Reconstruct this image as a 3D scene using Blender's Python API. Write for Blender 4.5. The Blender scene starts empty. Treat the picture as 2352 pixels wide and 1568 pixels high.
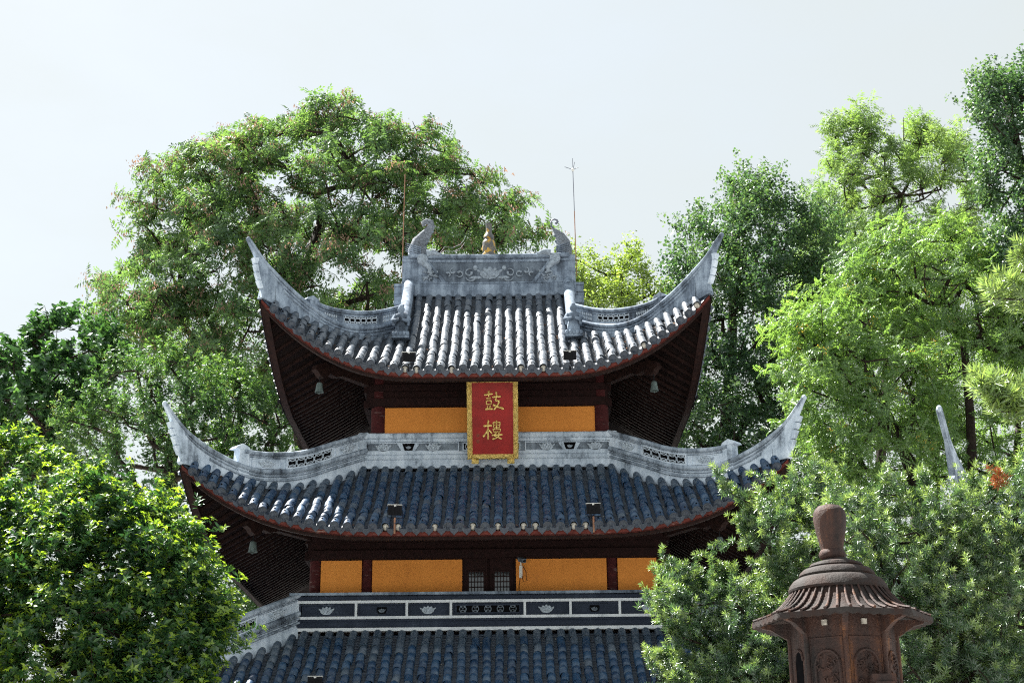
import bpy, math, random
import numpy as np
from mathutils import Vector, Matrix

random.seed(7)
rng = np.random.default_rng(7)
S = bpy.context.scene
C = S.collection
PI = math.pi
rad = math.radians

# ------------------------------------------------------------------ camera, sky, sun, exposure
EYE = 1.6
PITCH, ROLL = rad(19.0), rad(0.55)
FPX = 3500.0                      # focal length in units of a 2352 px wide frame
cam_d = bpy.data.cameras.new('camera')
cam_d.sensor_width = 36.0
cam_d.lens = 36.0 * FPX / 2352.0
cam_d.clip_end = 2000.0
cam = bpy.data.objects.new('camera', cam_d)
C.objects.link(cam)
cam.matrix_world = (Matrix.Translation((0, 0, EYE)) @ Matrix.Rotation(PI / 2 + PITCH, 4, 'X')
                    @ Matrix.Rotation(-ROLL, 4, 'Z'))
S.camera = cam

SUN = Vector((-0.50, 0.42, 1.0)).normalized()
world = bpy.data.worlds.new('World')
S.world = world
world.use_nodes = True
wn, wl = world.node_tree.nodes, world.node_tree.links
wn.clear()
w_out = wn.new('ShaderNodeOutputWorld')
w_bg = wn.new('ShaderNodeBackground')
w_bg.inputs['Strength'].default_value = 0.1
w_sky = wn.new('ShaderNodeTexSky')
w_sky.sky_type = 'NISHITA'
w_sky.sun_disc = False
w_sky.sun_elevation = math.asin(SUN.z)
w_sky.sun_rotation = math.atan2(SUN.x, SUN.y)
w_sky.air_density = 1.0
w_sky.dust_density = 2.0
w_tc = wn.new('ShaderNodeTexCoord')
w_map = wn.new('ShaderNodeMapping')
w_map.inputs['Scale'].default_value = (1.0, 1.0, 2.2)
w_noise = wn.new('ShaderNodeTexNoise')
w_noise.inputs['Scale'].default_value = 1.3
w_noise.inputs['Detail'].default_value = 8.0
w_noise.inputs['Roughness'].default_value = 0.55
w_ramp = wn.new('ShaderNodeMapRange')
w_ramp.inputs['From Min'].default_value = 0.35
w_ramp.inputs['From Max'].default_value = 0.68
w_ramp.inputs['To Min'].default_value = 0.81
w_ramp.inputs['To Max'].default_value = 0.96
w_mix = wn.new('ShaderNodeMix')
w_mix.data_type = 'RGBA'
w_mix.inputs['B'].default_value = (1.94, 2.04, 1.92, 1)        # thin bright cloud veil
wl.new(w_tc.outputs['Generated'], w_map.inputs['Vector'])
wl.new(w_map.outputs['Vector'], w_noise.inputs['Vector'])
wl.new(w_noise.outputs['Fac'], w_ramp.inputs['Value'])
wl.new(w_ramp.outputs['Result'], w_mix.inputs['Factor'])
wl.new(w_sky.outputs['Color'], w_mix.inputs['A'])
wl.new(w_mix.outputs['Result'], w_bg.inputs['Color'])
wl.new(w_bg.outputs['Background'], w_out.inputs['Surface'])

sun_d = bpy.data.lights.new('sun', 'SUN')
sun_d.energy = 5.0
sun_d.angle = rad(0.53)
sun_d.color = (1.0, 0.965, 0.90)
sun = bpy.data.objects.new('sun', sun_d)
C.objects.link(sun)
sun.rotation_euler = SUN.to_track_quat('Z', 'Y').to_euler()

S.view_settings.view_transform = 'Standard'
S.view_settings.look = 'None'
S.view_settings.exposure = 2.0
S.view_settings.gamma = 1.0
S.view_settings.use_curve_mapping = False
S.render.engine = 'CYCLES'
S.cycles.max_bounces = 6
S.cycles.diffuse_bounces = 3
S.cycles.glossy_bounces = 2
S.cycles.transmission_bounces = 4
S.cycles.transparent_max_bounces = 4
S.cycles.caustics_reflective = False
S.cycles.caustics_refractive = False
S.cycles.use_denoising = False
S.cycles.filter_width = 1.15
S.cycles.sample_clamp_indirect = 4.0

# where a direction of view meets a chosen distance (used to place trees and trunks)
def at(px, py, Y):
    u, v = (px - 1176.0), (784.0 - py)
    c, s = math.cos(-ROLL), math.sin(-ROLL)
    u, v = (u * c - v * s) / FPX, (u * s + v * c) / FPX
    d = np.array([u, math.cos(PITCH) - v * math.sin(PITCH), math.sin(PITCH) + v * math.cos(PITCH)])
    p = d * (Y / d[1])
    p[2] += EYE
    return p

# ------------------------------------------------------------------ materials
class NT:
    def __init__(self, name):
        self.m = bpy.data.materials.new(name)
        self.m.use_nodes = True
        self.n = self.m.node_tree.nodes
        self.l = self.m.node_tree.links
        self.n.clear()
        self.out = self.n.new('ShaderNodeOutputMaterial')
    def new(self, t, **kw):
        x = self.n.new(t)
        for k, v in kw.items():
            if hasattr(x, k): setattr(x, k, v)
            else: x.inputs[k.replace('_', ' ')].default_value = v
        return x
    def link(self, a, b): self.l.new(a, b)
    def noise(self, vec, scale, detail=4.0, rough=0.55):
        x = self.new('ShaderNodeTexNoise', Scale=scale, Detail=detail, Roughness=rough)
        if vec is not None: self.link(vec, x.inputs['Vector'])
        return x.outputs['Fac']
    def ramp(self, fac, stops):
        x = self.n.new('ShaderNodeValToRGB')
        e = x.color_ramp.elements
        while len(e) < len(stops): e.new(0.5)
        for i, (p, c) in enumerate(stops):
            e[i].position = p
            e[i].color = (*c, 1) if len(c) == 3 else c
        self.link(fac, x.inputs['Fac'])
        return x.outputs['Color']
    def mixc(self, fac, a, b, mode='MIX'):
        x = self.n.new('ShaderNodeMix')
        x.data_type = 'RGBA'; x.blend_type = mode
        for nm, v in (('Factor', fac), ('A', a), ('B', b)):
            if isinstance(v, (int, float)): x.inputs[nm].default_value = v
            elif isinstance(v, tuple): x.inputs[nm].default_value = (*v, 1)
            else: self.link(v, x.inputs[nm])
        return x.outputs['Result']
    def math(self, op, a, b=0.0):
        x = self.n.new('ShaderNodeMath'); x.operation = op
        for i, v in enumerate((a, b)):
            if isinstance(v, (int, float)): x.inputs[i].default_value = v
            else: self.link(v, x.inputs[i])
        return x.outputs[0]
    def pos(self, scale=(1, 1, 1)):
        g = self.n.new('ShaderNodeNewGeometry')
        m = self.n.new('ShaderNodeMapping')
        m.inputs['Scale'].default_value = scale
        self.link(g.outputs['Position'], m.inputs['Vector'])
        return m.outputs['Vector']
    def rand(self):
        g = self.n.new('ShaderNodeNewGeometry')
        o = self.n.new('ShaderNodeObjectInfo')
        return self.math('FRACT', self.math('ADD', g.outputs['Random Per Island'], o.outputs['Random']))
    def principled(self, col, rough=0.7, spec=0.5, metal=0.0, bump=None, bstr=0.3, bdist=0.02):
        p = self.n.new('ShaderNodeBsdfPrincipled')
        for nm, v in (('Base Color', col), ('Roughness', rough)):
            if isinstance(v, (int, float)): p.inputs[nm].default_value = v
            elif isinstance(v, tuple): p.inputs[nm].default_value = (*v, 1)
            else: self.link(v, p.inputs[nm])
        p.inputs['Specular IOR Level'].default_value = spec
        p.inputs['Metallic'].default_value = metal
        if bump is not None:
            b = self.new('ShaderNodeBump', Strength=bstr, Distance=bdist)
            self.link(bump, b.inputs['Height'])
            self.link(b.outputs['Normal'], p.inputs['Normal'])
        self.link(p.outputs['BSDF'], self.out.inputs['Surface'])
        return self.m

def mat_tile(name, dark, light, dust):
    t = NT(name)
    P = t.pos()
    base = t.ramp(t.rand(), [(0.0, dark), (0.55, tuple((a + b) / 2 for a, b in zip(dark, light))), (1.0, light)])
    n1 = t.noise(P, 9.0, 6, 0.65)
    c = t.mixc(t.ramp(n1, [(0.50, (0, 0, 0)), (0.72, (0.75, 0.75, 0.75))]), base, dust)
    n2 = t.noise(P, 60.0, 4, 0.7)
    c = t.mixc(0.55, c, t.ramp(n2, [(0.3, (0.35, 0.35, 0.38)), (0.7, (1.35, 1.35, 1.3))]), 'MULTIPLY')
    r = t.ramp(n1, [(0.3, (0.36,) * 3), (0.7, (0.58,) * 3)])
    return t.principled(c, r, 0.6, bump=n2, bstr=0.35, bdist=0.01)

def mat_plaster(name, light, mid, dark, grime=0.5, streak=1.0):
    t = NT(name)
    P = t.pos()
    n1 = t.noise(P, 1.6, 8, 0.62)
    n2 = t.noise(t.pos((9, 9, 0.9)), 1.0, 5, 0.6)
    n3 = t.noise(P, 26.0, 5, 0.7)
    f = t.math('ADD', t.math('MULTIPLY', n1, 0.55), t.math('ADD', t.math('MULTIPLY', n2, 0.30 * streak), t.math('MULTIPLY', n3, 0.15)))
    c = t.ramp(f, [(grime - 0.13, dark), (grime - 0.03, mid), (grime + 0.06, light), (1.0, tuple(min(1, v * 1.1) for v in light))])
    return t.principled(c, 0.85, 0.25, bump=n3, bstr=0.4, bdist=0.012)

def mat_wood(name, a, b, worn=None):
    t = NT(name)
    n = t.noise(t.pos((5, 5, 5)), 2.0, 6, 0.65)
    c = t.ramp(n, [(0.35, a), (0.65, b)])
    if worn:
        n2 = t.noise(t.pos((1.5, 1.5, 6)), 2.2, 7, 0.7)
        c = t.mixc(t.ramp(n2, [(0.57, (0, 0, 0)), (0.66, (1, 1, 1))]), c, worn)
    return t.principled(c, 0.75, 0.15, bump=n, bstr=0.25, bdist=0.01)

def mat_flat(name, col, rough=0.7, spec=0.4, metal=0.0, var=0.25, scale=14.0):
    t = NT(name)
    n = t.noise(t.pos(), scale, 5, 0.6)
    lo = tuple(v * (1 - var) for v in col); hi = tuple(min(1, v * (1 + var)) for v in col)
    return t.principled(t.ramp(n, [(0.3, lo), (0.7, hi)]), rough, spec, metal, bump=n, bstr=0.15, bdist=0.01)

def mat_leaf(name, cols, trans=0.45, gloss=0.10, tint=(1.4, 1.4, 0.6), rough=0.38):
    t = NT(name)
    g = t.n.new('ShaderNodeNewGeometry')
    n = t.noise(t.pos(), 0.45, 3, 0.6)
    f = t.math('ADD', t.math('MULTIPLY', g.outputs['Random Per Island'], 0.62), t.math('MULTIPLY', t.math('SUBTRACT', n, 0.5), 1.1))
    f = t.math('ADD', f, 0.19)
    c = t.ramp(f, [(i / (len(cols) - 1), k) for i, k in enumerate(cols)])
    d = t.n.new('ShaderNodeBsdfDiffuse'); t.link(c, d.inputs['Color'])
    tr = t.n.new('ShaderNodeBsdfTranslucent'); t.link(t.mixc(1.0, c, tint, 'MULTIPLY'), tr.inputs['Color'])
    m1 = t.n.new('ShaderNodeMixShader'); m1.inputs[0].default_value = trans
    t.link(d.outputs[0], m1.inputs[1]); t.link(tr.outputs[0], m1.inputs[2])
    gl = t.n.new('ShaderNodeBsdfGlossy'); gl.inputs['Roughness'].default_value = rough
    gl.inputs['Color'].default_value = (0.75, 0.8, 0.8, 1)
    m2 = t.n.new('ShaderNodeMixShader'); m2.inputs[0].default_value = gloss
    t.link(m1.outputs[0], m2.inputs[1]); t.link(gl.outputs[0], m2.inputs[2])
    t.link(m2.outputs[0], t.out.inputs['Surface'])
    return t.m

M = {}
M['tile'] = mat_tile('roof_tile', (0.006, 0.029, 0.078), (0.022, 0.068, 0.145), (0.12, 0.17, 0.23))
M['tile_up'] = mat_tile('sunlit_tile', (0.042, 0.062, 0.092), (0.090, 0.110, 0.142), (0.20, 0.215, 0.23))  # lighter copy of roof_tile, sunlight on the top roof put into the colour
M['pan'] = mat_tile('pan_tile', (0.008, 0.017, 0.036), (0.030, 0.050, 0.085), (0.08, 0.10, 0.125))
M['tile_dusty'] = mat_tile('dusty_tile', (0.035, 0.062, 0.100), (0.075, 0.105, 0.148), (0.18, 0.21, 0.25))
M['tile_end'] = mat_tile('end_disc', (0.010, 0.020, 0.040), (0.028, 0.044, 0.074), (0.07, 0.085, 0.105))  # darker than the barrels, shade on the eave faces put into the colour
M['mortar'] = mat_flat('mortar', (0.42, 0.40, 0.36), 0.95, 0.1, var=0.5, scale=30)
M['plaster'] = mat_plaster('pale_plaster', (0.58, 0.66, 0.76), (0.40, 0.475, 0.57), (0.07, 0.09, 0.12), 0.49)
M['plaster_old'] = mat_plaster('weathered_plaster', (0.29, 0.355, 0.44), (0.145, 0.185, 0.245), (0.032, 0.042, 0.058), 0.515)
M['plaster_cope'] = mat_plaster('mossy_plaster', (0.44, 0.51, 0.60), (0.23, 0.28, 0.345), (0.04, 0.05, 0.068), 0.52)
M['recess'] = mat_plaster('panel_plaster', (0.22, 0.265, 0.32), (0.12, 0.145, 0.18), (0.04, 0.05, 0.065), 0.5)
M['dark_paint'] = mat_plaster('dark_paint', (0.20, 0.24, 0.30), (0.034, 0.045, 0.072), (0.022, 0.030, 0.050), 0.565, 0.6)
M['white_paint'] = mat_plaster('white_paint', (0.66, 0.70, 0.75), (0.50, 0.54, 0.59), (0.10, 0.115, 0.14), 0.43)
M['relief_old'] = mat_flat('old_relief', (0.25, 0.295, 0.35), 0.9, 0.2, var=0.4, scale=18)
M['dark_field'] = mat_plaster('crevice_shade_plaster', (0.15, 0.185, 0.23), (0.075, 0.095, 0.125), (0.03, 0.038, 0.05), 0.5)  # crevice shade behind the ridge relief put into the colour
M['relief'] = mat_flat('lotus_plaster', (0.40, 0.46, 0.53), 0.9, 0.2, var=0.3, scale=20)
M['wood'] = mat_wood('dark_wood', (0.010, 0.004, 0.004), (0.020, 0.007, 0.007))
M['wood_col'] = mat_wood('red_column', (0.034, 0.007, 0.008), (0.060, 0.012, 0.013), (0.13, 0.08, 0.078))
M['fascia'] = mat_wood('red_fascia', (0.075, 0.018, 0.015), (0.145, 0.034, 0.026), (0.25, 0.16, 0.14))
M['rafter'] = mat_wood('rafter_wood', (0.009, 0.004, 0.004), (0.024, 0.010, 0.008))
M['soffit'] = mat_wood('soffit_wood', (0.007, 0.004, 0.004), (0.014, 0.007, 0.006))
def _ochre():
    t = NT('ochre_limewash')
    n = t.noise(t.pos(), 0.9, 6, 0.6); n2 = t.noise(t.pos((10, 10, 0.7)), 1.0, 5, 0.6); n3 = t.noise(t.pos(), 22.0, 4, 0.7)
    f = t.math('ADD', t.math('MULTIPLY', n, 0.5), t.math('ADD', t.math('MULTIPLY', n2, 0.16), t.math('MULTIPLY', n3, 0.34)))
    c = t.ramp(f, [(0.30, (0.40, 0.15, 0.045)), (0.44, (0.60, 0.225, 0.048)), (0.58, (0.68, 0.265, 0.058)), (0.74, (0.72, 0.33, 0.10))])
    return t.principled(c, 0.9, 0.12, bump=n3, bstr=0.25, bdist=0.01)
M['orange'] = _ochre()
M['black'] = mat_flat('black_metal', (0.010, 0.010, 0.012), 0.8, 0.15)
M['hole'] = mat_flat('dark_hole', (0.006, 0.006, 0.007), 1.0, 0.0)  # near-black colour stands for the shade inside openings and recesses
M['steel'] = mat_flat('pale_metal', (0.62, 0.62, 0.60), 0.4, 0.5)
M['rust_rod'] = mat_flat('rusty_rod', (0.26, 0.13, 0.08), 0.7, 0.3)
M['rod'] = mat_flat('grey_rod', (0.10, 0.11, 0.15), 0.5, 0.5)
M['bell'] = mat_flat('verdigris_bell', (0.085, 0.115, 0.115), 0.7, 0.3, var=0.4)
M['red'] = mat_flat('red_lacquer', (0.27, 0.012, 0.011), 0.55, 0.3, var=0.28, scale=2.6)
M['glass'] = mat_flat('window_glass', (0.035, 0.04, 0.045), 0.06, 1.0, var=0.1)
M['bark'] = mat_wood('bark', (0.014, 0.010, 0.008), (0.040, 0.030, 0.024))
M['paving'] = mat_flat('paving', (0.31, 0.305, 0.295), 0.9, 0.2, var=0.2, scale=0.6)
M['stone'] = mat_flat('grey_stone', (0.30, 0.30, 0.30), 0.9, 0.2)
M['yellow_glaze'] = None
def _glaze():
    t = NT('worn_yellow_glaze')
    n = t.noise(t.pos(), 7.0, 6, 0.65)
    c = t.ramp(n, [(0.50, (0.085, 0.085, 0.085)), (0.545, (0.16, 0.14, 0.10)), (0.575, (0.46, 0.27, 0.035))])
    return t.principled(c, 0.45, 0.5, bump=n, bstr=0.3)
M['yellow_glaze'] = _glaze()
def _gold(name, s, dark):
    t = NT(name)
    v = t.new('ShaderNodeTexVoronoi', Scale=s)
    n = t.noise(t.pos(), s * 0.6, 5, 0.7)
    t.link(t.pos(), v.inputs['Vector'])
    h = t.math('ADD', v.outputs['Distance'], n)
    c = t.ramp(h, [(0.35, dark), (0.62, (0.46, 0.29, 0.05)), (0.95, (0.85, 0.62, 0.19))])
    return t.principled(c, 0.38, 0.6, 0.2, bump=h, bstr=0.9, bdist=0.03)
M['gold'] = _gold('carved_gold', 34.0, (0.035, 0.02, 0.008))
M['gold_leaf'] = _gold('gold_leaf', 18.0, (0.30, 0.17, 0.03))
def _scales():
    t = NT('fish_scales')
    v = t.new('ShaderNodeTexVoronoi', Scale=13.0, feature='DISTANCE_TO_EDGE')
    t.link(t.pos((1.0, 0.25, 1.15)), v.inputs['Vector'])
    n = t.noise(t.pos(), 4.0, 6, 0.6)
    c = t.ramp(v.outputs['Distance'], [(0.01, (0.06, 0.068, 0.08)), (0.06, (0.19, 0.215, 0.25))])
    c = t.mixc(0.6, c, t.ramp(n, [(0.3, (0.4, 0.4, 0.42)), (0.7, (1.2, 1.2, 1.2))]), 'MULTIPLY')
    return t.principled(c, 0.85, 0.25, bump=v.outputs['Distance'], bstr=0.35, bdist=0.03)
M['scales'] = _scales()
def _rust():
    t = NT('rusty_iron')
    n = t.noise(t.pos(), 2.2, 8, 0.68)
    n2 = t.noise(t.pos((7, 7, 0.8)), 1.3, 6, 0.62)
    n3 = t.noise(t.pos(), 38.0, 4, 0.7)
    f = t.math('ADD', t.math('MULTIPLY', n, 0.35), t.math('ADD', t.math('MULTIPLY', n2, 0.5), t.math('MULTIPLY', n3, 0.15)))
    c = t.ramp(f, [(0.38, (0.012, 0.009, 0.009)), (0.47, (0.030, 0.016, 0.014)), (0.55, (0.055, 0.025, 0.018)), (0.63, (0.15, 0.060, 0.022))])
    return t.principled(c, 0.72, 0.35, bump=t.math('ADD', n3, t.noise(t.pos(), 11.0, 5, 0.65)), bstr=0.75, bdist=0.015)
M['rust'] = _rust()
def _iron():
    t = NT('grey_iron')
    n = t.noise(t.pos(), 3.0, 8, 0.65)
    n3 = t.noise(t.pos(), 40.0, 4, 0.7)
    c = t.ramp(n, [(0.40, (0.034, 0.017, 0.013)), (0.50, (0.026, 0.020, 0.019)), (0.65, (0.040, 0.036, 0.035))])
    return t.principled(c, 0.75, 0.25, bump=t.math('ADD', n3, t.noise(t.pos(), 12.0, 5, 0.65)), bstr=0.7, bdist=0.014)
M['iron'] = _iron()

L_ = mat_leaf
M['leaf_ailanthus'] = L_('ailanthus_leaves', [(0.046, 0.098, 0.052), (0.089, 0.169, 0.074), (0.172, 0.269, 0.102)], 0.52, 0.036)
M['leaf_seed'] = L_('brown_seeds', [(0.19, 0.115, 0.085), (0.29, 0.195, 0.15), (0.38, 0.29, 0.235)], 0.35, 0.02, (1.1, 0.9, 0.7))
M['leaf_dark'] = L_('dark_broad_leaves', [(0.022, 0.062, 0.033), (0.04, 0.103, 0.043), (0.081, 0.169, 0.056)], 0.46, 0.042)
M['leaf_privet'] = L_('privet_leaves', [(0.026, 0.07, 0.035), (0.061, 0.135, 0.053), (0.167, 0.269, 0.081)], 0.5, 0.042)
M['leaf_flower'] = L_('privet_flowers', [(0.28, 0.34, 0.14), (0.40, 0.46, 0.22)], 0.45, 0.0)
M['leaf_osm'] = L_('osmanthus_leaves', [(0.016, 0.05, 0.027), (0.032, 0.092, 0.033), (0.093, 0.175, 0.036)], 0.42, 0.048)
M['leaf_osm_young'] = L_('osmanthus_young_leaves', [(0.14, 0.24, 0.028), (0.22, 0.34, 0.040), (0.30, 0.41, 0.060)], 0.55, 0.06)
M['leaf_ginkgo'] = L_('ginkgo_leaves', [(0.028, 0.071, 0.049), (0.06, 0.124, 0.068), (0.126, 0.198, 0.092)], 0.52, 0.048)
M['leaf_bright'] = L_('bright_leaves', [(0.121, 0.198, 0.05), (0.209, 0.297, 0.077), (0.308, 0.396, 0.132)], 0.52, 0.06)
M['leaf_locust'] = L_('locust_leaves', [(0.074, 0.153, 0.062), (0.135, 0.238, 0.081), (0.218, 0.33, 0.118)], 0.56, 0.042)
M['leaf_airy'] = L_('airy_leaves', [(0.086, 0.158, 0.076), (0.148, 0.241, 0.098), (0.235, 0.323, 0.131)], 0.54, 0.042)
M['leaf_yellow'] = L_('yellow_leaves', [(0.45, 0.31, 0.05), (0.56, 0.40, 0.07)], 0.45, 0.04, (1.1, 1.0, 0.5))
M['leaf_pod'] = L_('podocarpus_leaves', [(0.033, 0.078, 0.05), (0.067, 0.133, 0.071), (0.141, 0.221, 0.101)], 0.44, 0.11, rough=0.34)
M['leaf_podn'] = L_('bright_podocarpus_leaves', [(0.10, 0.18, 0.075), (0.18, 0.27, 0.105), (0.27, 0.35, 0.145)], 0.46, 0.11, rough=0.34)  # paler copy of leaf_pod, bright glint of the needles put into the colour
M['leaf_dead'] = L_('withered_leaves', [(0.22, 0.075, 0.03), (0.32, 0.12, 0.05)], 0.3, 0.03, (1.1, 0.8, 0.5))

# ------------------------------------------------------------------ mesh helpers
class MB:
    def __init__(self): self.v, self.f, self.k = [], [], []
    def add(self, vs, fs, k=0):
        o = len(self.v)
        self.v.extend([tuple(p) for p in vs])
        for f in fs:
            self.f.append(tuple(i + o for i in f)); self.k.append(k)
    def box(self, c, s, k=0, m=None):
        x, y, z = s[0] / 2, s[1] / 2, s[2] / 2
        vs = [Vector((a * x, b * y, d * z)) for d in (-1, 1) for b in (-1, 1) for a in (-1, 1)]
        if m is not None: vs = [m @ p for p in vs]
        vs = [p + Vector(c) for p in vs]
        self.add(vs, [(0, 2, 3, 1), (4, 5, 7, 6), (0, 1, 5, 4), (2, 6, 7, 3), (0, 4, 6, 2), (1, 3, 7, 5)], k)
    def tube(self, pts, radii, n=8, k=0, cap=True):
        pts = [Vector(p) for p in pts]
        if isinstance(radii, (int, float)): radii = [radii] * len(pts)
        vs, fs = [], []
        up = None
        for i, p in enumerate(pts):
            d = (pts[min(i + 1, len(pts) - 1)] - pts[max(i - 1, 0)]).normalized()
            if up is None:
                up = Vector((0, 0, 1)) if abs(d.z) < 0.9 else Vector((1, 0, 0))
            a = d.cross(up).normalized(); b = a.cross(d).normalized(); up = b
            for j in range(n):
                t = 2 * PI * j / n
                vs.append(p + (a * math.cos(t) + b * math.sin(t)) * radii[i])
        for i in range(len(pts) - 1):
            for j in range(n):
                j2 = (j + 1) % n
                fs.append((i * n + j, i * n + j2, (i + 1) * n + j2, (i + 1) * n + j))
        if cap:
            fs.append(tuple(range(n - 1, -1, -1))); fs.append(tuple((len(pts) - 1) * n + j for j in range(n)))
        self.add(vs, fs, k)
    def lathe(self, prof, c=(0, 0, 0), n=24, k=0, mod=None):
        vs, fs = [], []
        for i, (r, z) in enumerate(prof):
            for j in range(n):
                t = 2 * PI * j / n
                rr = r * (mod(t, i) if mod else 1.0)
                vs.append((c[0] + rr * math.cos(t), c[1] + rr * math.sin(t), c[2] + z))
        for i in range(len(prof) - 1):
            for j in range(n):
                j2 = (j + 1) % n
                fs.append((i * n + j, i * n + j2, (i + 1) * n + j2, (i + 1) * n + j))
        fs.append(tuple(range(n - 1, -1, -1))); fs.append(tuple((len(prof) - 1) * n + j for j in range(n)))
        self.add(vs, fs, k)
    def blob(self, c, s, k=0, n=8, m=3, rot=None):
        vs, fs = [], []
        rows = m * 2
        for i in range(1, rows):
            ph = PI * i / rows
            for j in range(n):
                t = 2 * PI * j / n
                vs.append(Vector((math.sin(ph) * math.cos(t) * s[0], math.sin(ph) * math.sin(t) * s[1], math.cos(ph) * s[2])))
        vs.append(Vector((0, 0, s[2]))); vs.append(Vector((0, 0, -s[2])))
        for i in range(rows - 2):
            for j in range(n):
                j2 = (j + 1) % n
                fs.append((i * n + j, (i + 1) * n + j, (i + 1) * n + j2, i * n + j2))
        T, B = len(vs) - 2, len(vs) - 1
        for j in range(n):
            j2 = (j + 1) % n
            fs.append((T, j, j2)); fs.append((B, (rows - 2) * n + j2, (rows - 2) * n + j))
        if rot is not None: vs = [rot @ p for p in vs]
        self.add([p + Vector(c) for p in vs], fs, k)
    def mbar(self, mp, u0, u1, v0, v1, n0, n1, seg=1, k=0):
        """a bar in the (along, height, outward) space of a wall"""
        vs, fs = [], []
        for i in range(seg + 1):
            u = u0 + (u1 - u0) * i / seg
            vs += [mp(u, v0, n0), mp(u, v0, n1), mp(u, v1, n1), mp(u, v1, n0)]
        for i in range(seg):
            a, b = i * 4, i * 4 + 4
            for j in range(4):
                j2 = (j + 1) % 4
                fs.append((a + j, a + j2, b + j2, b + j))
        fs.append((0, 3, 2, 1)); e = seg * 4; fs.append((e, e + 1, e + 2, e + 3))
        self.add(vs, fs, k)
    def sweep(self, mp, us, prof, k=0):
        """closed profile [(height, outward)] swept along u"""
        vs, fs = [], []
        n = len(prof)
        for u in us:
            for (v, o) in prof: vs.append(mp(u, v, o))
        for i in range(len(us) - 1):
            for j in range(n):
                j2 = (j + 1) % n
                fs.append((i * n + j, i * n + j2, (i + 1) * n + j2, (i + 1) * n + j))
        fs.append(tuple(range(n - 1, -1, -1))); fs.append(tuple((len(us) - 1) * n + j for j in range(n)))
        self.add(vs, fs, k)
    def plate(self, poly, fn, n0, n1, k=0):
        """flat outline [(a,b)] given thickness; fn(a,b,n) places it"""
        n = len(poly)
        vs = [fn(a, b, n0) for a, b in poly] + [fn(a, b, n1) for a, b in poly]
        fs = [tuple(range(n - 1, -1, -1)), tuple(range(n, 2 * n))]
        for j in range(n):
            j2 = (j + 1) % n
            fs.append((j, j2, n + j2, n + j))
        self.add(vs, fs, k)
    def xform(self, m):
        self.v = [tuple(m @ Vector(p)) for p in self.v]; return self
    def mesh(self, name, mats, smooth=False, recalc=True):
        me = bpy.data.meshes.new(name)
        me.from_pydata(self.v, [], self.f)
        for m in (mats if isinstance(mats, (list, tuple)) else [mats]): me.materials.append(m)
        if any(self.k): me.polygons.foreach_set('material_index', self.k)
        if recalc:
            import bmesh
            b = bmesh.new(); b.from_mesh(me); bmesh.ops.recalc_face_normals(b, faces=b.faces); b.to_mesh(me); b.free()
        if smooth: me.polygons.foreach_set('use_smooth', [True] * len(me.polygons))
        me.update()
        return me
    def build(self, name, mats, parent=None, smooth=False, recalc=True):
        return link(name, self.mesh(name, mats, smooth, recalc), parent)

def link(name, me, parent=None, mat4=None):
    o = bpy.data.objects.new(name, me)
    C.objects.link(o)
    if parent is not None: o.parent = parent
    if mat4 is not None: o.matrix_local = mat4
    return o
def thing(name, label, cat, loc=(0, 0, 0), rz=0.0, group=None):
    o = bpy.data.objects.new(name, None)
    C.objects.link(o)
    o.location = loc; o.rotation_euler = (0, 0, rz); o.empty_display_size = 0.3
    o['label'] = label; o['category'] = cat
    if group: o['group'] = group
    return o
def autosmooth(o, ang=35):
    me = o.data
    me.polygons.foreach_set('use_smooth', [True] * len(me.polygons))
    me.set_sharp_from_angle(angle=rad(ang))
    return o
def np_mesh(name, V, T, mats, midx=None, smooth=False):
    """mesh from numpy vertices (N,3) and faces (M,k)"""
    me = bpy.data.meshes.new(name)
    k = T.shape[1]
    me.vertices.add(len(V)); me.vertices.foreach_set('co', np.ascontiguousarray(V, dtype=np.float32).ravel())
    me.loops.add(T.size); me.loops.foreach_set('vertex_index', np.ascontiguousarray(T, dtype=np.int32).ravel())
    me.polygons.add(len(T)); me.polygons.foreach_set('loop_start', np.arange(0, T.size, k, dtype=np.int32))
    for m in (mats if isinstance(mats, (list, tuple)) else [mats]): me.materials.append(m)
    if midx is not None: me.polygons.foreach_set('material_index', np.ascontiguousarray(midx, dtype=np.int32))
    if smooth: me.polygons.foreach_set('use_smooth', np.ones(len(T), dtype=bool))
    me.update(calc_edges=True)
    return me
def interp(tab):
    xs = np.array([a for a, b in tab]); ys = np.array([b for a, b in tab])
    # monotone-ish smooth curve through the points (Catmull-Rom on a non-uniform grid)
    m = np.gradient(ys, xs)
    def f(x):
        i = int(np.clip(np.searchsorted(xs, x) - 1, 0, len(xs) - 2))
        h = xs[i + 1] - xs[i]; t = (x - xs[i]) / h
        if t < 0: return float(ys[0] + m[0] * (x - xs[0]))
        if t > 1: return float(ys[-1] + m[-1] * (x - xs[-1]))
        return float((2*t**3 - 3*t**2 + 1) * ys[i] + (t**3 - 2*t**2 + t) * h * m[i] + (-2*t**3 + 3*t**2) * ys[i+1] + (t**3 - t**2) * h * m[i+1])
    return f

# ------------------------------------------------------------------ the ground
b = MB()
b.add([(-400, -200, 0), (400, -200, 0), (400, 700, 0), (-400, 700, 0)], [(0, 1, 2, 3)])
g = b.build('ground', M['paving']); g['kind'] = 'structure'; g['label'] = 'pale stone paved temple courtyard'

# ------------------------------------------------------------------ the drum tower
XC, YC = -0.53, 33.54
tower = thing('drum_tower', 'three tiered temple drum tower with grey tiled upturned eaves and ochre walls', 'tower', (XC, YC, 0))

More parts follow.
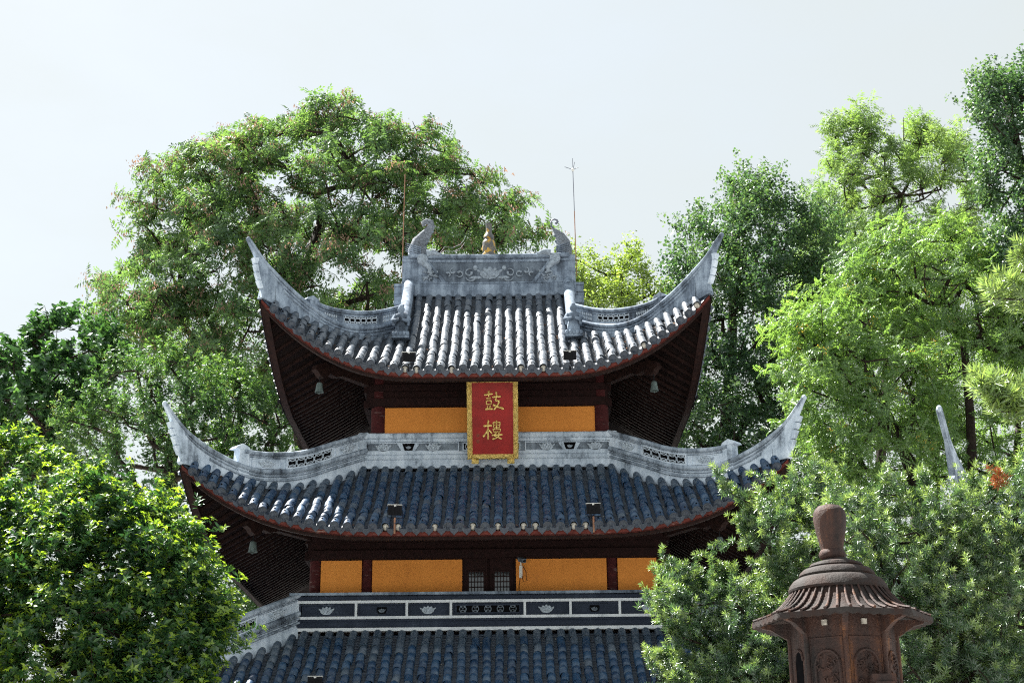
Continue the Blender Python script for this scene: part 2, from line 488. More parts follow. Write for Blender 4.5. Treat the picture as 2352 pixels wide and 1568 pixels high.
class Roof:
    def __init__(s, E0, push, ze, zt, rt, lift, l0, lp, c=0.25):
        s.E0, s.push, s.ze, s.zt, s.rt, s.lift, s.l0, s.lp, s.c = E0, push, ze + EYE, zt + EYE, rt, lift, l0, lp, c
        s.Ec = E0 + push
    def E(s, x): return s.E0 + s.push * min(1.0, abs(x) / s.Ec) ** 3
    def L(s, x): return s.lift * max(0.0, (abs(x) - s.l0) / (s.Ec - s.l0)) ** s.lp
    def z(s, x, r):
        re = s.E(x); q = min(1.0, max(-0.1, (re - r) / (re - s.rt)))
        return s.ze + (s.zt - s.ze) * ((1 - s.c) * q + s.c * q * q) + s.L(x) * (1 + 1.2 * q * (1 - 1.6 * q))
    def hip(s, r): return s.z(r, r)

RU = Roof(4.40, 0.20, 9.42, 12.57, 0.15, 1.60, 1.2, 2.4, 0.30)
RM = Roof(5.50, 0.25, 5.97, 7.80, 2.66, 1.30, 1.5, 3.0, 0.22)
RL = Roof(6.75, 0.25, 2.30, 4.27, 3.72, 1.30, 2.6, 3.0, 0.22)
ROTS = [Matrix.Rotation(k * PI / 2, 4, 'Z') for k in range(4)]     # front, right, back, left

def deck(R, name, gable=None):
    """closed roof body: top boarding, soffit and edges on all four sides"""
    V, F, K = [], [], []
    ns, nt = 40, 8
    for q in range(4):
        for lay, dz in ((0, -0.02), (1, -0.13)):
            o = len(V)
            for i in range(ns + 1):
                x = -R.Ec + 2 * R.Ec * i / ns
                top = max(R.rt, abs(x))
                if gable and q in (0, 2) and abs(x) < gable: top = R.rt
                elif gable: top = max(gable, abs(x)) if q in (0, 2) else max(gable, abs(x))
                re = R.E(x)
                for j in range(nt + 1):
                    r = re + (min(top, re) - re) * j / nt
                    V.append(tuple(ROTS[q] @ Vector((x, -r, R.z(x, r) + dz))))
            for i in range(ns):
                for j in range(nt):
                    a = o + i * (nt + 1) + j
                    F.append((a, a + nt + 1, a + nt + 2, a + 1)); K.append(lay)
    me = bpy.data.meshes.new(name); me.from_pydata(V, [], F)
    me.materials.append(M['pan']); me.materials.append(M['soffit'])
    me.polygons.foreach_set('material_index', K); me.update()
    return link(name, me, tower)

deck_u, deck_m, deck_l = deck(RU, 'upper_roof', 1.95), deck(RM, 'middle_roof'), deck(RL, 'lower_roof')

# ---- tile meshes
def cover_mesh(L, R=0.083, name='cover_tile'):
    b = MB(); n = 9
    vs, fs = [], []
    for (y, r) in ((0.0, R), (L * 1.06, R * 0.93)):
        for j in range(n + 1):
            t = rad(-18 + 216 * j / n)
            vs.append((r * math.cos(t), y, r * math.sin(t) + 0.042))
    for j in range(n + 1):
        t = rad(-18 + 216 * j / n)
        vs.append((R * 0.84 * math.cos(t), 0.004, R * 0.84 * math.sin(t) + 0.042))
    for j in range(n):
        fs.append((j, n + 1 + j, n + 2 + j, j + 1))
        fs.append((j, j + 1, 2 * n + 3 + j, 2 * n + 2 + j))
    b.add(vs, fs)
    return b
def end_mesh(L, R=0.083, broken=0):
    b = cover_mesh(L, R)
    n = 16
    if not broken:
        rings = [(R * 1.05, 0.03), (R * 1.05, -0.012), (R * 0.86, -0.012), (R * 0.84, -0.002), (R * 0.5, -0.002), (R * 0.36, -0.010), (0.0, -0.012)]
        vs, fs = [], []
        for r, y in rings:
            for j in range(n):
                t = 2 * PI * j / n
                vs.append((r * math.cos(t), y, r * math.sin(t) + 0.03))
        for i in range(len(rings) - 1):
            for j in range(n):
                j2 = (j + 1) % n
                fs.append((i * n + j, i * n + j2, (i + 1) * n + j2, (i + 1) * n + j))
        b.add(vs, fs, 3)
        b.blob((0, 0.13, R + 0.040), (0.020, 0.030, 0.016), 1, 6, 2)  # black bump drawn for the shadow in the nail hole
    else:
        b.blob((0.005 * broken, 0.05, 0.015), (R * 0.80, 0.055, R * 0.85), 2, 9, 3)
    return b
def drip_poly():
    w = 0.088
    return [(-w, 0.045), (-w * 0.5, 0.012), (0, 0.0), (w * 0.5, 0.012), (w, 0.045), (w * 1.0, 0.0), (w * 0.80, -0.055), (w * 0.35, -0.088), (0, -0.125),
            (-w * 0.35, -0.088), (-w * 0.80, -0.055), (-w * 1.0, 0.0)]
def drip_mesh():
    b = MB()
    b.plate(drip_poly(), lambda a, c, n: (a, n - 0.35 * max(0, -c) * 0.4, c), -0.015, 0.0)
    # the curved pan behind it
    vs, fs = [], []
    for y in (0.0, 0.16):
        for i in range(5):
            a = -0.088 + 0.044 * i
            vs.append((a, y, 0.045 * (a / 0.088) ** 2 + 0.004))
    for i in range(4): fs.append((i, i + 1, 6 + i, 5 + i))
    b.add(vs, fs)
    return b
def pan_tpl():
    w, h = 0.092, 0.030
    V, F = [], []
    for (y, dz) in ((0.0, 0.010), (0.075, -0.004), (0.0, -0.012)):
        for i in range(5):
            a = -w + w * i / 2
            V.append((a, y, dz + h * (a / w) ** 2))
    for i in range(4):
        F.append((i, i + 1, 6 + i, 5 + i)); F.append((10 + i, 11 + i, 1 + i, i))
    return np.array(V), np.array(F)
PANV, PANF = pan_tpl()

def frame_at(R, x, r0, r1, dz=0.0):
    """matrix of a tile lying on the front slope from r0 (low) up to r1"""
    p0 = Vector((x, -r0, R.z(x, r0) + dz)); p1 = Vector((x, -r1, R.z(x, r1) + dz))
    yv = (p1 - p0).normalized(); xv = Vector((1, 0, 0)); zv = xv.cross(yv).normalized()
    m = Matrix((xv, yv, zv)).transposed().to_4x4(); m.translation = p0
    return m

def rows_of(p, k, extra):
    xs = [p * i for i in range(-k, k + 1)]
    return sorted(xs + extra + [-e for e in extra])
ROWS_U = rows_of(0.232, 12, [2.985, 3.185, 3.375, 3.56, 3.74, 3.92, 4.10, 4.28])
ROWS_M = rows_of(0.2345, 15, [3.745, 3.955, 4.16, 4.36, 4.555, 4.745, 4.935, 5.12, 5.30, 5.475])
ROWS_L = rows_of(0.2365, 19, [4.71, 4.92, 5.13, 5.34, 5.54, 5.74, 5.94, 6.13, 6.32, 6.51, 6.70])

def seen_size(p):
    d = p.y * math.cos(PITCH) + (p.z - EYE) * math.sin(PITCH)
    v = (-p.y * math.sin(PITCH) + (p.z - EYE) * math.cos(PITCH)) / d * FPX
    u = p.x / d * FPX
    if abs(u) > 1170 or v < -790 or v > 784: return 0.0
    return 1.0 / d

covers, joined, dusty = [], {}, {}
def tile_roof(R, rows, L, key, matc, gable=None, figs=()):
    segs = cover_mesh(L); cme = segs.mesh('cover_tile', [matc], True, False)
    cme_d = segs.mesh('cover_tile', [M['tile_dusty']], True, False) if key != 'u' else cme
    ends = [end_mesh(L, 0.083, k).mesh('end_tile', [matc, M['hole'], M['mortar'], M['tile_end']], False, False) for k in (0, 1, -1)]
    for e in ends: e.polygons.foreach_set('use_smooth', [True] * len(e.polygons)); e.set_sharp_from_angle(angle=rad(38))
    dme = drip_mesh().mesh('drip_tile', [M['tile_end']], False, False)
    tv = np.array(segs.v); tf = np.array(segs.f)
    JV, JF, PV, PF = [], [], [], []
    root = {'u': deck_u, 'm': deck_m, 'l': deck_l}[key]
    def put(Vt, Ft, m, accV, accF):
        A = np.array(m)
        o = sum(len(a) for a in accV) if not accV else accV_len[id(accV)]
        accV.append(Vt @ A[:3, :3].T + A[:3, 3]); accF.append(Ft + o); accV_len[id(accV)] = o + len(Vt)
    accV_len = {id(JV): 0, id(PV): 0}
    rnd = random.Random(5)
    for q in range(4):
        for i, x in enumerate(rows):
            re = R.E(x) + 0.02
            top = max(R.rt + 0.02, abs(x) + 0.07)
            if gable: top = R.rt + 0.02 if abs(x) < gable - 0.1 else max(gable + 0.1, abs(x) + 0.07)
            if gable and q in (1, 3): top = max(gable + 0.05, abs(x) + 0.07)
            run = re - top
            if run < 0.06: continue
            slope = math.sqrt(1 + ((R.z(x, top) - R.z(x, re)) / max(run, 1e-3)) ** 2)
            n = max(1, round(run * slope / L))
            dr = run / n
            if n == 1: dr = L / slope * 0.9
            for j in range(n):
                r0 = re - dr * j; r1 = r0 - dr
                jx = rnd.gauss(0, 0.006)
                m = frame_at(R, x + jx, r0, max(r1, 0.02), 0.012 + rnd.gauss(0, 0.005))
                m = m @ Matrix.Rotation(rnd.gauss(0, 0.03), 4, 'Z') @ Matrix.Rotation(rnd.gauss(0, 0.012), 4, 'X')
                if q == 0 and j == 0:
                    br = 0
                    if key == 'u' and abs(x) < 1.7 and rnd.random() < 0.55: br = rnd.choice((1, 2))
                    if key == 'u' and x > 3.1 and rnd.random() < 0.3: br = 1
                    if key == 'm' and -1.9 < x < 2.2 and rnd.random() < 0.42: br = rnd.choice((1, 2))
                    link('end_tile', ends[br], root, m)
                elif q == 0:
                    covers.append((m, key, cme_d if (j >= n - 1 - rnd.randrange(3) and n > 4) or rnd.random() < 0.05 else cme, root))
                elif j == 0:
                    ev = endJ[0]; put(ev[0], ev[1], ROTS[q] @ m, JV, JF)
                else:
                    put(tv, tf, ROTS[q] @ m, JV, JF)
        # pan tiles and drip tiles between the rows
        for a, c in zip(rows[:-1], rows[1:]):
            x = (a + c) / 2
            re = R.E(x)
            top = max(R.rt + 0.02, abs(x) + 0.04)
            if gable: top = R.rt + 0.02 if abs(x) < gable - 0.1 else max(gable + 0.1, abs(x) + 0.04)
            if re - top < 0.03: continue
            m = frame_at(R, x, re + 0.015, re - 0.1, 0.012)
            sc = (c - a) / 0.2345
            m = m @ Matrix.Diagonal((sc, 1, 1, 1)) @ Matrix.Rotation(rnd.gauss(0, 0.03), 4, 'Y')
            if q == 0: link('drip_tile', dme, root, m)
            else:
                put(dripJ[0], dripJ[1], ROTS[q] @ m, JV, JF)
            if q in (0,):
                step = 0.062
                r = re
                while r > top:
                    sl = 0.8
                    m = frame_at(R, x + rnd.gauss(0, 0.004), r, max(r - 0.05, 0.01), 0.0)
                    m = m @ Matrix.Diagonal((sc, 1, 1, 1)) @ Matrix.Rotation(rnd.gauss(0, 0.02), 4, 'Y')
                    put(PANV, PANF, m, PV, PF)
                    r -= step * sl
    o = link('pan_tiles', np_mesh('pan_tiles', np.concatenate(PV), np.concatenate(PF), M['pan']), root); o['kind'] = 'stuff'
    joined[key] = (JV, JF, accV_len[id(JV)], root, matc)
    dusty[key] = cme_d

def quadify(b):
    """numpy verts and quads of a template (triangles and n-gons fanned)"""
    F = []
    for f in b.f:
        if len(f) == 4: F.append(f)
        elif len(f) == 3: F.append((f[0], f[1], f[2], f[2]))
        else:
            for i in range(1, len(f) - 1): F.append((f[0], f[i], f[i + 1], f[i + 1]))
    return np.array(b.v), np.array(F)
def quads_only(b):
    V, F = quadify(b)
    return V, F[(F[:, 2] != F[:, 3])]
_e = MB(); _src = end_mesh(0.28); _e.v = _src.v; _e.f = [f for f, k in zip(_src.f, _src.k) if k in (0, 3)]
endJ = [quads_only(_e)]
_d = drip_mesh(); _d2 = MB()
_d2.v = list(_d.v); _d2.f = [f for f in _d.f if len(f) == 4] 
_n = 12
for (o0) in (0, _n):
    _d2.f += [(o0 + 1, o0 + 2, o0 + 9, o0 + 10), (o0 + 2, o0 + 3, o0 + 7, o0 + 9), (o0 + 3, o0 + 4, o0 + 6, o0 + 7), (o0 + 0, o0 + 1, o0 + 10, o0 + 11), (o0 + 7, o0 + 8, o0 + 9, o0 + 2)]
dripJ = (np.array(_d2.v), np.array(_d2.f))

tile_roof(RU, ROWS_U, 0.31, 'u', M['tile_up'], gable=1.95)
tile_roof(RM, ROWS_M, 0.27, 'm', M['tile'])
tile_roof(RL, ROWS_L, 0.27, 'l', M['tile'])
# the 300 cover tiles that show largest are single objects, the rest one mass per roof
covers.sort(key=lambda c: -seen_size(Vector((XC, YC, 0)) + c[0].translation))
for i, (m, key, cme, root) in enumerate(covers):
    if i < 300: link('cover_tile', cme, root, m)
_t = {}
left_over = covers[300:]
for i, (m, key, cme, root) in enumerate(left_over):
    if key != 'u' and cme is dusty[key]: key = key + '_dusty'
    if key not in joined: joined[key] = ([], [], 0, root, M['tile_dusty'])
    L = 0.31 if key == 'u' else 0.27
    if key not in _t: _t[key] = (lambda s: (np.array(s.v), np.array(s.f)))(cover_mesh(L))
    JV, JF, n, rt, mc = joined[key]
    A = np.array(m); tv, tf = _t[key]
    JV.append(tv @ A[:3, :3].T + A[:3, 3]); JF.append(tf + n)
    joined[key] = (JV, JF, n + len(tv), rt, mc)
for key, (JV, JF, n, rt, mc) in joined.items():
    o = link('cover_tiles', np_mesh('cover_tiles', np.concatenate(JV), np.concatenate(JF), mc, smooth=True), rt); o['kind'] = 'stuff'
    o.data.set_sharp_from_angle(angle=rad(38))

# wind-blown litter caught between the tile rows
def litter(R, rows, rmin, n, root, seed):
    r = random.Random(seed); b = MB()
    for _ in range(n):
        i = r.randrange(len(rows) - 1); x = (rows[i] + rows[i + 1]) / 2 + r.gauss(0, 0.02)
        lo = max(rmin, abs(x) + 0.2)
        if R.E(x) - lo < 0.2: continue
        rr = r.uniform(lo, R.E(x) - 0.05); z = R.z(x, rr) + 0.035
        a, s_ = r.uniform(0, 6.28), r.uniform(0.015, 0.045)
        b.add([(x + s_ * math.cos(a + k * 1.57) * (1 if k % 2 else 0.5), -rr + s_ * math.sin(a + k * 1.57) * (1 if k % 2 else 0.5), z + r.uniform(0, 0.03)) for k in range(4)], [(0, 1, 2, 3)], r.choice((0, 0, 1)))
    o = b.build('leaf_litter', [M['mortar'], M['leaf_seed']], root); o['kind'] = 'stuff'
litter(RU, ROWS_U, 0.3, 120, deck_u, 1); litter(RM, ROWS_M, 2.8, 170, deck_m, 2); litter(RL, ROWS_L, 3.9, 200, deck_l, 3)

# ---- fascia boards, rafters
def eave_parts(R, wall, name_root, nraft):
    for q in range(4):
        b = MB(); n = 44
        xs = [-R.Ec + 0.05 + (2 * R.Ec - 0.1) * i / n for i in range(n + 1)]
        def mp(u, v, o, q=q): return ROTS[q] @ Vector((u, -(R.E(u) - 0.05 + o), R.z(u, R.E(u)) - 0.035 + v))
        b.sweep(mp, xs, [(0, -0.03), (0, 0.03), (-0.095, 0.03), (-0.095, -0.03)])
        b.build('fascia_board', M['fascia' if q == 0 else 'rafter'], name_root)
        b = MB(); b.sweep(mp, xs, [(-0.097, -0.12), (-0.097, -0.01), (-0.15, -0.02), (-0.15, -0.12)])
        b.build('eave_batten', M['rafter'], name_root)
    for q in (0, 1, 3):
        for i in range(nraft):
            x = -R.Ec + 0.25 + (2 * R.Ec - 0.5) * i / (nraft - 1)
            r0 = R.E(x) - 0.12; r1 = max(wall - 0.05, abs(x) + 0.10)
            if r0 - r1 < 0.12: continue
            def mp(u, v, o, q=q, x=x): return ROTS[q] @ Vector((x + o, -u, R.z(x, u) - 0.132 + v))
            b = MB(); b.mbar(mp, r0, r1, -0.075, 0.0, -0.032, 0.032, 4)
            link('rafter', b.mesh('rafter', M['rafter'], False, True), name_root)
eave_parts(RU, 2.50, deck_u, 40)
eave_parts(RM, 3.54, deck_m, 48)
b = MB()
for q in range(4):
    xs = [-RL.Ec + 0.05 + (2 * RL.Ec - 0.1) * i / 44 for i in range(45)]
    def mp(u, v, o, q=q): return ROTS[q] @ Vector((u, -(RL.E(u) - 0.05 + o), RL.z(u, RL.E(u)) - 0.035 + v))
    bb = MB(); bb.sweep(mp, xs, [(0, -0.03), (0, 0.03), (-0.12, 0.03), (-0.12, -0.03)])
    bb.build('fascia_board', M['fascia'], deck_l)

# ---- storeys: walls, columns, beams, door
def storey(w, z0, z1, ztop, cols, panels, colr, name='wall'):
    """w = half width of the wall plane; cols/panels for the front face"""
    for q in range(4):
        R4 = ROTS[q]
        for (x0, x1) in panels:
            b = MB(); b.box(((x0 + x1) / 2, -(w - (0.06 if q in (0, 2) else 0.30)), (z0 + ztop) / 2), (x1 - x0, 0.10, ztop - z0))
            b.xform(R4); b.build('wall_panel', M['orange'], tower)
        b = MB(); b.box((0, -(w - 0.05), (ztop + z1) / 2 + 0.001), (2 * w, 0.16, z1 - ztop))
        for zz, hh in ((ztop + 0.10, 0.17), (ztop + 0.42, 0.14), (z1 - 0.12, 0.2)):
            b.box((0, -(w + 0.045), zz), (2 * w - 0.1, 0.10, hh))
        b.xform(R4); b.build('lintel_beam', M['wood'], tower)
        for x in cols:
            if q in (1, 3) and abs(abs(x) - (w - 0.1)) < 0.15: continue
            b = MB(); b.tube([(x, -(w - 0.10), z0), (x, -(w - 0.10), z1)], colr, 14)
            b.xform(R4); o = b.build('column', M['wood_col'], tower); autosmooth(o)
    # dark core so that no light leaks through the storey
    b = MB(); b.box((0, 0, (z0 + z1) / 2), (2 * w - 0.3, 2 * w - 0.3, z1 - z0)); b.build('dark_core', M['wood'], tower)

# upper storey (wall plane 2.54 from the axis)
storey(2.54, 9.75, 12.0, 10.81, [-2.31, 2.40], [(-2.2, 2.28)], 0.165)
# middle storey (wall plane 3.54)
storey(3.54, 6.2, 8.6, 7.37, [-3.41, -2.385, 2.47, 3.46], [(-3.30, -2.49), (-2.28, -0.50), (0.565, 2.36), (2.58, 3.35)], 0.118)
# lower storey
storey(4.7, 0.5, 4.55, 3.1, [-4.55, -2.0, 2.0, 4.55], [(-4.4, -2.1), (-1.0, 1.0), (2.1, 4.4)], 0.16)
b = MB(); b.box((0, 0, 0.25), (11.5, 11.5, 0.5)); b.build('plinth', M['stone'], tower)

# door in the middle storey
dw = -3.50
door = MB(); door.box((0.03, dw + 0.03, 6.64), (1.07, 0.08, 1.48)); door = door.build('door', M['wood'], tower)
for (x0, x1) in ((-0.455, 0.0), (0.055, 0.51)):
    b = MB(); b.box(((x0 + x1) / 2, dw - 0.03, 6.64), (x1 - x0, 0.04, 1.46)); leaf = b.build('door_leaf', M['wood'], door)
    a0, a1, z0, z1 = x0 + 0.075, x1 - 0.065, 6.30, 7.125
    b = MB(); b.box(((a0 + a1) / 2, dw - 0.053, (z0 + z1) / 2), (a1 - a0, 0.006, z1 - z0)); b.build('pane', M['glass'], door)
    for i in range(6):
        b = MB(); b.box((a0 + (a1 - a0) * i / 5, dw - 0.066, (z0 + z1) / 2), (0.016 if 0 < i < 5 else 0.03, 0.018, z1 - z0)); b.build('muntin', M['wood'], door)
    for i in range(9):
        b = MB(); b.box(((a0 + a1) / 2, dw - 0.070, z0 + (z1 - z0) * i / 8), (a1 - a0, 0.018, 0.016 if i < 8 else 0.03)); b.build('muntin', M['wood'], door)

# ---- ornament builders in (u, v, n) wall space
def lotus(mp, u, v, s, parent, matl, n0=0.0):
    """lotus bloom: a boat of leaves with round petals above"""
    b = MB()
    def fn(a, c, n): return mp(u + a * s, v + c * s, n0 + n)
    def lump(a, c, ra, rc, h, ang=0.0):
        vs, fs = [], []; n = 10
        for i, (rr, hh) in enumerate(((1.0, 0.0), (0.8, 0.6), (0.45, 0.92))):
            for j in range(n):
                t = 2 * PI * j / n
                x, y = math.cos(t) * ra * rr, math.sin(t) * rc * rr
                vs.append(fn(a + x * math.cos(ang) - y * math.sin(ang), c + x * math.sin(ang) + y * math.cos(ang), hh * h))
        vs.append(fn(a, c, h))
        for i in range(2):
            for j in range(n):
                fs.append((i * n + j, i * n + (j + 1) % n, (i + 1) * n + (j + 1) % n, (i + 1) * n + j))
        for j in range(n): fs.append((2 * n + j, 2 * n + (j + 1) % n, 3 * n))
        b.add(vs, fs)
    hull = [(-1.0, 0.18), (-0.82, 0.02), (-0.72, -0.22), (-0.45, -0.46), (0, -0.54), (0.45, -0.46), (0.72, -0.22), (0.82, 0.02), (1.0, 0.18), (0.66, 0.14), (0.4, 0.3), (0, 0.34), (-0.4, 0.3), (-0.66, 0.14)]
    b.plate(hull, fn, -0.005, 0.022)
    for a, c, ra, rc, ang in ((0, 0.30, 0.19, 0.26, 0), (-0.40, 0.24, 0.17, 0.22, 0.35), (0.40, 0.24, 0.17, 0.22, -0.35), (-0.78, 0.08, 0.12, 0.30, 0.85), (0.78, 0.08, 0.12, 0.30, -0.85),
                              (0, -0.12, 0.2, 0.3, 0), (-0.32, -0.16, 0.16, 0.28, 0.3), (0.32, -0.16, 0.16, 0.28, -0.3)):
        lump(a, c, ra, rc, 0.05, ang)
    o = b.build('lotus_relief', matl, parent); autosmooth(o, 60); return o
def ring(b, mp, u, v, r, n0, a0=0.0, a1=360.0, w=0.0075, k=0, seg=18):
    N = max(4, int(seg * (a1 - a0) / 360))
    vs, fs = [], []
    closed = (a1 - a0) > 359
    for i in range(N if closed else N + 1):
        t = rad(a0 + (a1 - a0) * i / N)
        for (dr, dn) in ((-w, 0), (-w, 0.02), (w, 0.02), (w, 0)):
            vs.append(mp(u + (r + dr) * math.cos(t), v + (r + dr) * math.sin(t), n0 + dn))
    for i in range(N):
        i2 = (i + 1) % (N if closed else N + 1)
        for j in range(4):
            fs.append((i * 4 + j, i * 4 + (j + 1) % 4, i2 * 4 + (j + 1) % 4, i2 * 4 + j))
    b.add(vs, fs, k)
def lattice(mp, u0, u1, v0, v1, parent, matr, matf, seg=6, n0=0.0, count=5):
    """dark opening with a coin-ring grille and a raised frame"""
    b = MB(); b.mbar(mp, u0, u1, v0, v1, n0 - 0.02, n0 + 0.004, seg, 0)
    o = b.build('opening', M['hole'], parent)  # dark plate standing for the shade behind the grille
    b = MB()
    h = v1 - v0; r = min(h * 0.5, (u1 - u0) / count * 0.5) * 0.98
    for i in range(count):
        uc = u0 + (u1 - u0) * (i + 0.5) / count
        ring(b, mp, uc, (v0 + v1) / 2, r, n0 + 0.006)
        ring(b, mp, uc, v1, r * 0.72, n0 + 0.008, 180, 360)
        ring(b, mp, uc, v0, r * 0.72, n0 + 0.008, 0, 180)
    b.build('grille', matr, parent)
    b = MB(); w = 0.028
    b.mbar(mp, u0 - w, u1 + w, v1, v1 + w, n0, n0 + 0.03, seg); b.mbar(mp, u0 - w, u1 + w, v0 - w, v0, n0, n0 + 0.03, seg)
    b.mbar(mp, u0 - w, u0, v0 + 0.001, v1 - 0.001, n0, n0 + 0.029); b.mbar(mp, u1, u1 + w, v0 + 0.001, v1 - 0.001, n0, n0 + 0.029)
    b.build('frame', matf, parent)
def panel_frame(mp, u0, u1, v0, v1, parent, matf, seg=4, w=0.022, n0=0.0, h=0.022):
    b = MB()
    b.mbar(mp, u0, u1, v1 - w, v1, n0, n0 + h, seg); b.mbar(mp, u0, u1, v0, v0 + w, n0, n0 + h, seg)
    b.mbar(mp, u0, u0 + w, v0 + w + 0.001, v1 - w - 0.001, n0, n0 + h - 0.001); b.mbar(mp, u1 - w, u1, v0 + w + 0.001, v1 - w - 0.001, n0, n0 + h - 0.001)
    b.build('panel_frame', matf, parent)
def half_round(v0, v1, n0, n1, k=5):
    """profile of a bulging moulding"""
    return [(v0, -0.12)] + [(v0 + (v1 - v0) * (0.5 - 0.5 * math.cos(PI * i / k)), n0 + (n1 - n0) * math.sin(PI * i / k)) for i in range(k + 1)] + [(v1, -0.12)]
def flat_prof(v0, v1, n1): return [(v0, -0.12), (v0, n1), (v1, n1), (v1, -0.12)]

# ---- front bands (the ridge walls that close a roof against the storey above)
def front_band(zlev, rp, xl, body, kind):
    """zlev: list of (z0,z1,outward,material key,round?)"""
    for q in range(4):
        def mp(u, v, o, q=q): return ROTS[q] @ Vector((u, -(rp + o), v + EYE))
        root = None
        for (z0, z1, n1, mk, rnd_) in zlev:
            b = MB()
            X = xl + n1 * 0.9
            b.sweep(mp, [-X, X], half_round(z0, z1, n1 * 0.55, n1) if rnd_ else flat_prof(z0, z1, n1))
            o = b.build('ridge_band' if root is None else 'moulding', M[mk], tower if root is None else root)
            if rnd_: autosmooth(o, 50)
            if root is None: root = o
        if q == 0: front = root
    return front
# middle roof band
Z2 = [(8.22 - 0.002, 8.43 + 0.002, 0.0, 'recess', 0), (8.49, 8.62, 0.10, 'plaster', 1), (8.43, 8.489, 0.05, 'plaster', 0), (8.16, 8.219, 0.05, 'plaster', 0),
      (8.04, 8.159, 0.075, 'plaster', 1), (7.91, 8.039, 0.045, 'plaster', 0), (7.855, 7.909, 0.07, 'plaster', 0)]
band2 = front_band(Z2, 2.62, 2.62, None, 2)
def mp2(u, v, o): return Vector((u, -(2.62 + o), v + EYE))
panel_frame(mp2, -2.56, -0.60, 8.225, 8.425, band2, M['plaster']); panel_frame(mp2, 0.78, 2.56, 8.225, 8.425, band2, M['plaster'])
for u in (-2.19, -1.14, 1.24, 2.26): lotus(mp2, u, 8.325, 0.175, band2, M['relief'])
for u in (-1.66, 1.72):
    b = MB(); b.plate([(-0.13, 0.075), (0.13, 0.075), (0.075, -0.08), (-0.075, -0.08)], lambda a, c, n, u=u: mp2(u + a, 8.325 + c, n), 0.0, 0.012); b.build('fan_recess', M['hole'], band2)
    b = MB(); b.plate([(-0.24, 0.07), (-0.135, 0.08), (-0.08, -0.085), (0.08, -0.085), (0.135, 0.08), (0.22, 0.06), (0.13, -0.093), (-0.14, -0.093)], lambda a, c, n, u=u: mp2(u + a, 8.325 + c, n), 0.0, 0.018); b.build('fan_surround', M['plaster'], band2)
    lotus(mp2, u, 8.315, 0.06, band2, M['relief'], 0.012)
lattice(mp2, -0.50, 0.66, 8.26, 8.39, band2, M['relief'], M['plaster'], 2, 0.0, 6)
# lower roof band
Z3 = [(4.628, 4.882, 0.0, 'dark_paint', 0), (5.03, 5.08, 0.12, 'plaster_old', 0), (4.935, 5.029, 0.09, 'dark_paint', 1), (4.883, 4.934, 0.055, 'white_paint', 0),
      (4.575, 4.627, 0.055, 'white_paint', 0), (4.535, 4.574, 0.035, 'dark_paint', 0), (4.405, 4.534, 0.075, 'dark_paint', 1), (4.34, 4.404, 0.06, 'white_paint', 0)]
band3 = front_band(Z3, 3.74, 3.74, None, 3)
def mp3(u, v, o): return Vector((u, -(3.74 + o), v + EYE))
DIV = [-3.70, -2.56, -1.57, -0.71, 0.73, 1.62, 2.58, 3.70]
for u in DIV[1:-1]:
    b = MB(); b.mbar(mp3, u - 0.024, u + 0.024, 4.6275, 4.8825, -0.01, 0.052); b.build('divider', M['white_paint'], band3)
for i in range(7):
    if i != 3: panel_frame(mp3, DIV[i] + 0.035, DIV[i + 1] - 0.035, 4.635, 4.875, band3, M['dark_paint'], 2, 0.03, 0.0, 0.018)
for u in (-3.14, -1.16, 1.15, 3.14): lotus(mp3, u, 4.75, 0.155, band3, M['relief'])
for u in (-2.06, 2.09):
    b = MB(); b.plate([(-0.09, 0.06), (0.09, 0.06), (0.10, 0.0), (0.07, -0.065), (-0.07, -0.065), (-0.10, 0.0)], lambda a, c, n, u=u: mp3(u + a, 4.75 + c, n), 0.0, 0.01); b.build('recess', M['hole'], band3)
    lotus(mp3, u, 4.74, 0.075, band3, M['recess'], 0.01)
lattice(mp3, -0.60, 0.62, 4.69, 4.82, band3, M['recess'], M['dark_paint'], 2, 0.0, 5)
# little mortar pegs where the cover tiles meet the bands
for (R, rows, zb, rp, mk) in ((RM, ROWS_M, 7.85, 2.69, 'white_paint'), (RL, ROWS_L, 4.335, 3.80, 'relief')):
    for x in rows:
        if abs(x) < rp - 0.25 and random.random() < (0.55 if R is RM else 0.95):
            b = MB(); b.box((x, -rp + 0.02, zb + EYE - 0.035), (0.05, 0.05, 0.07)); b.build('mortar_peg', M[mk], deck_m if R is RM else deck_l)

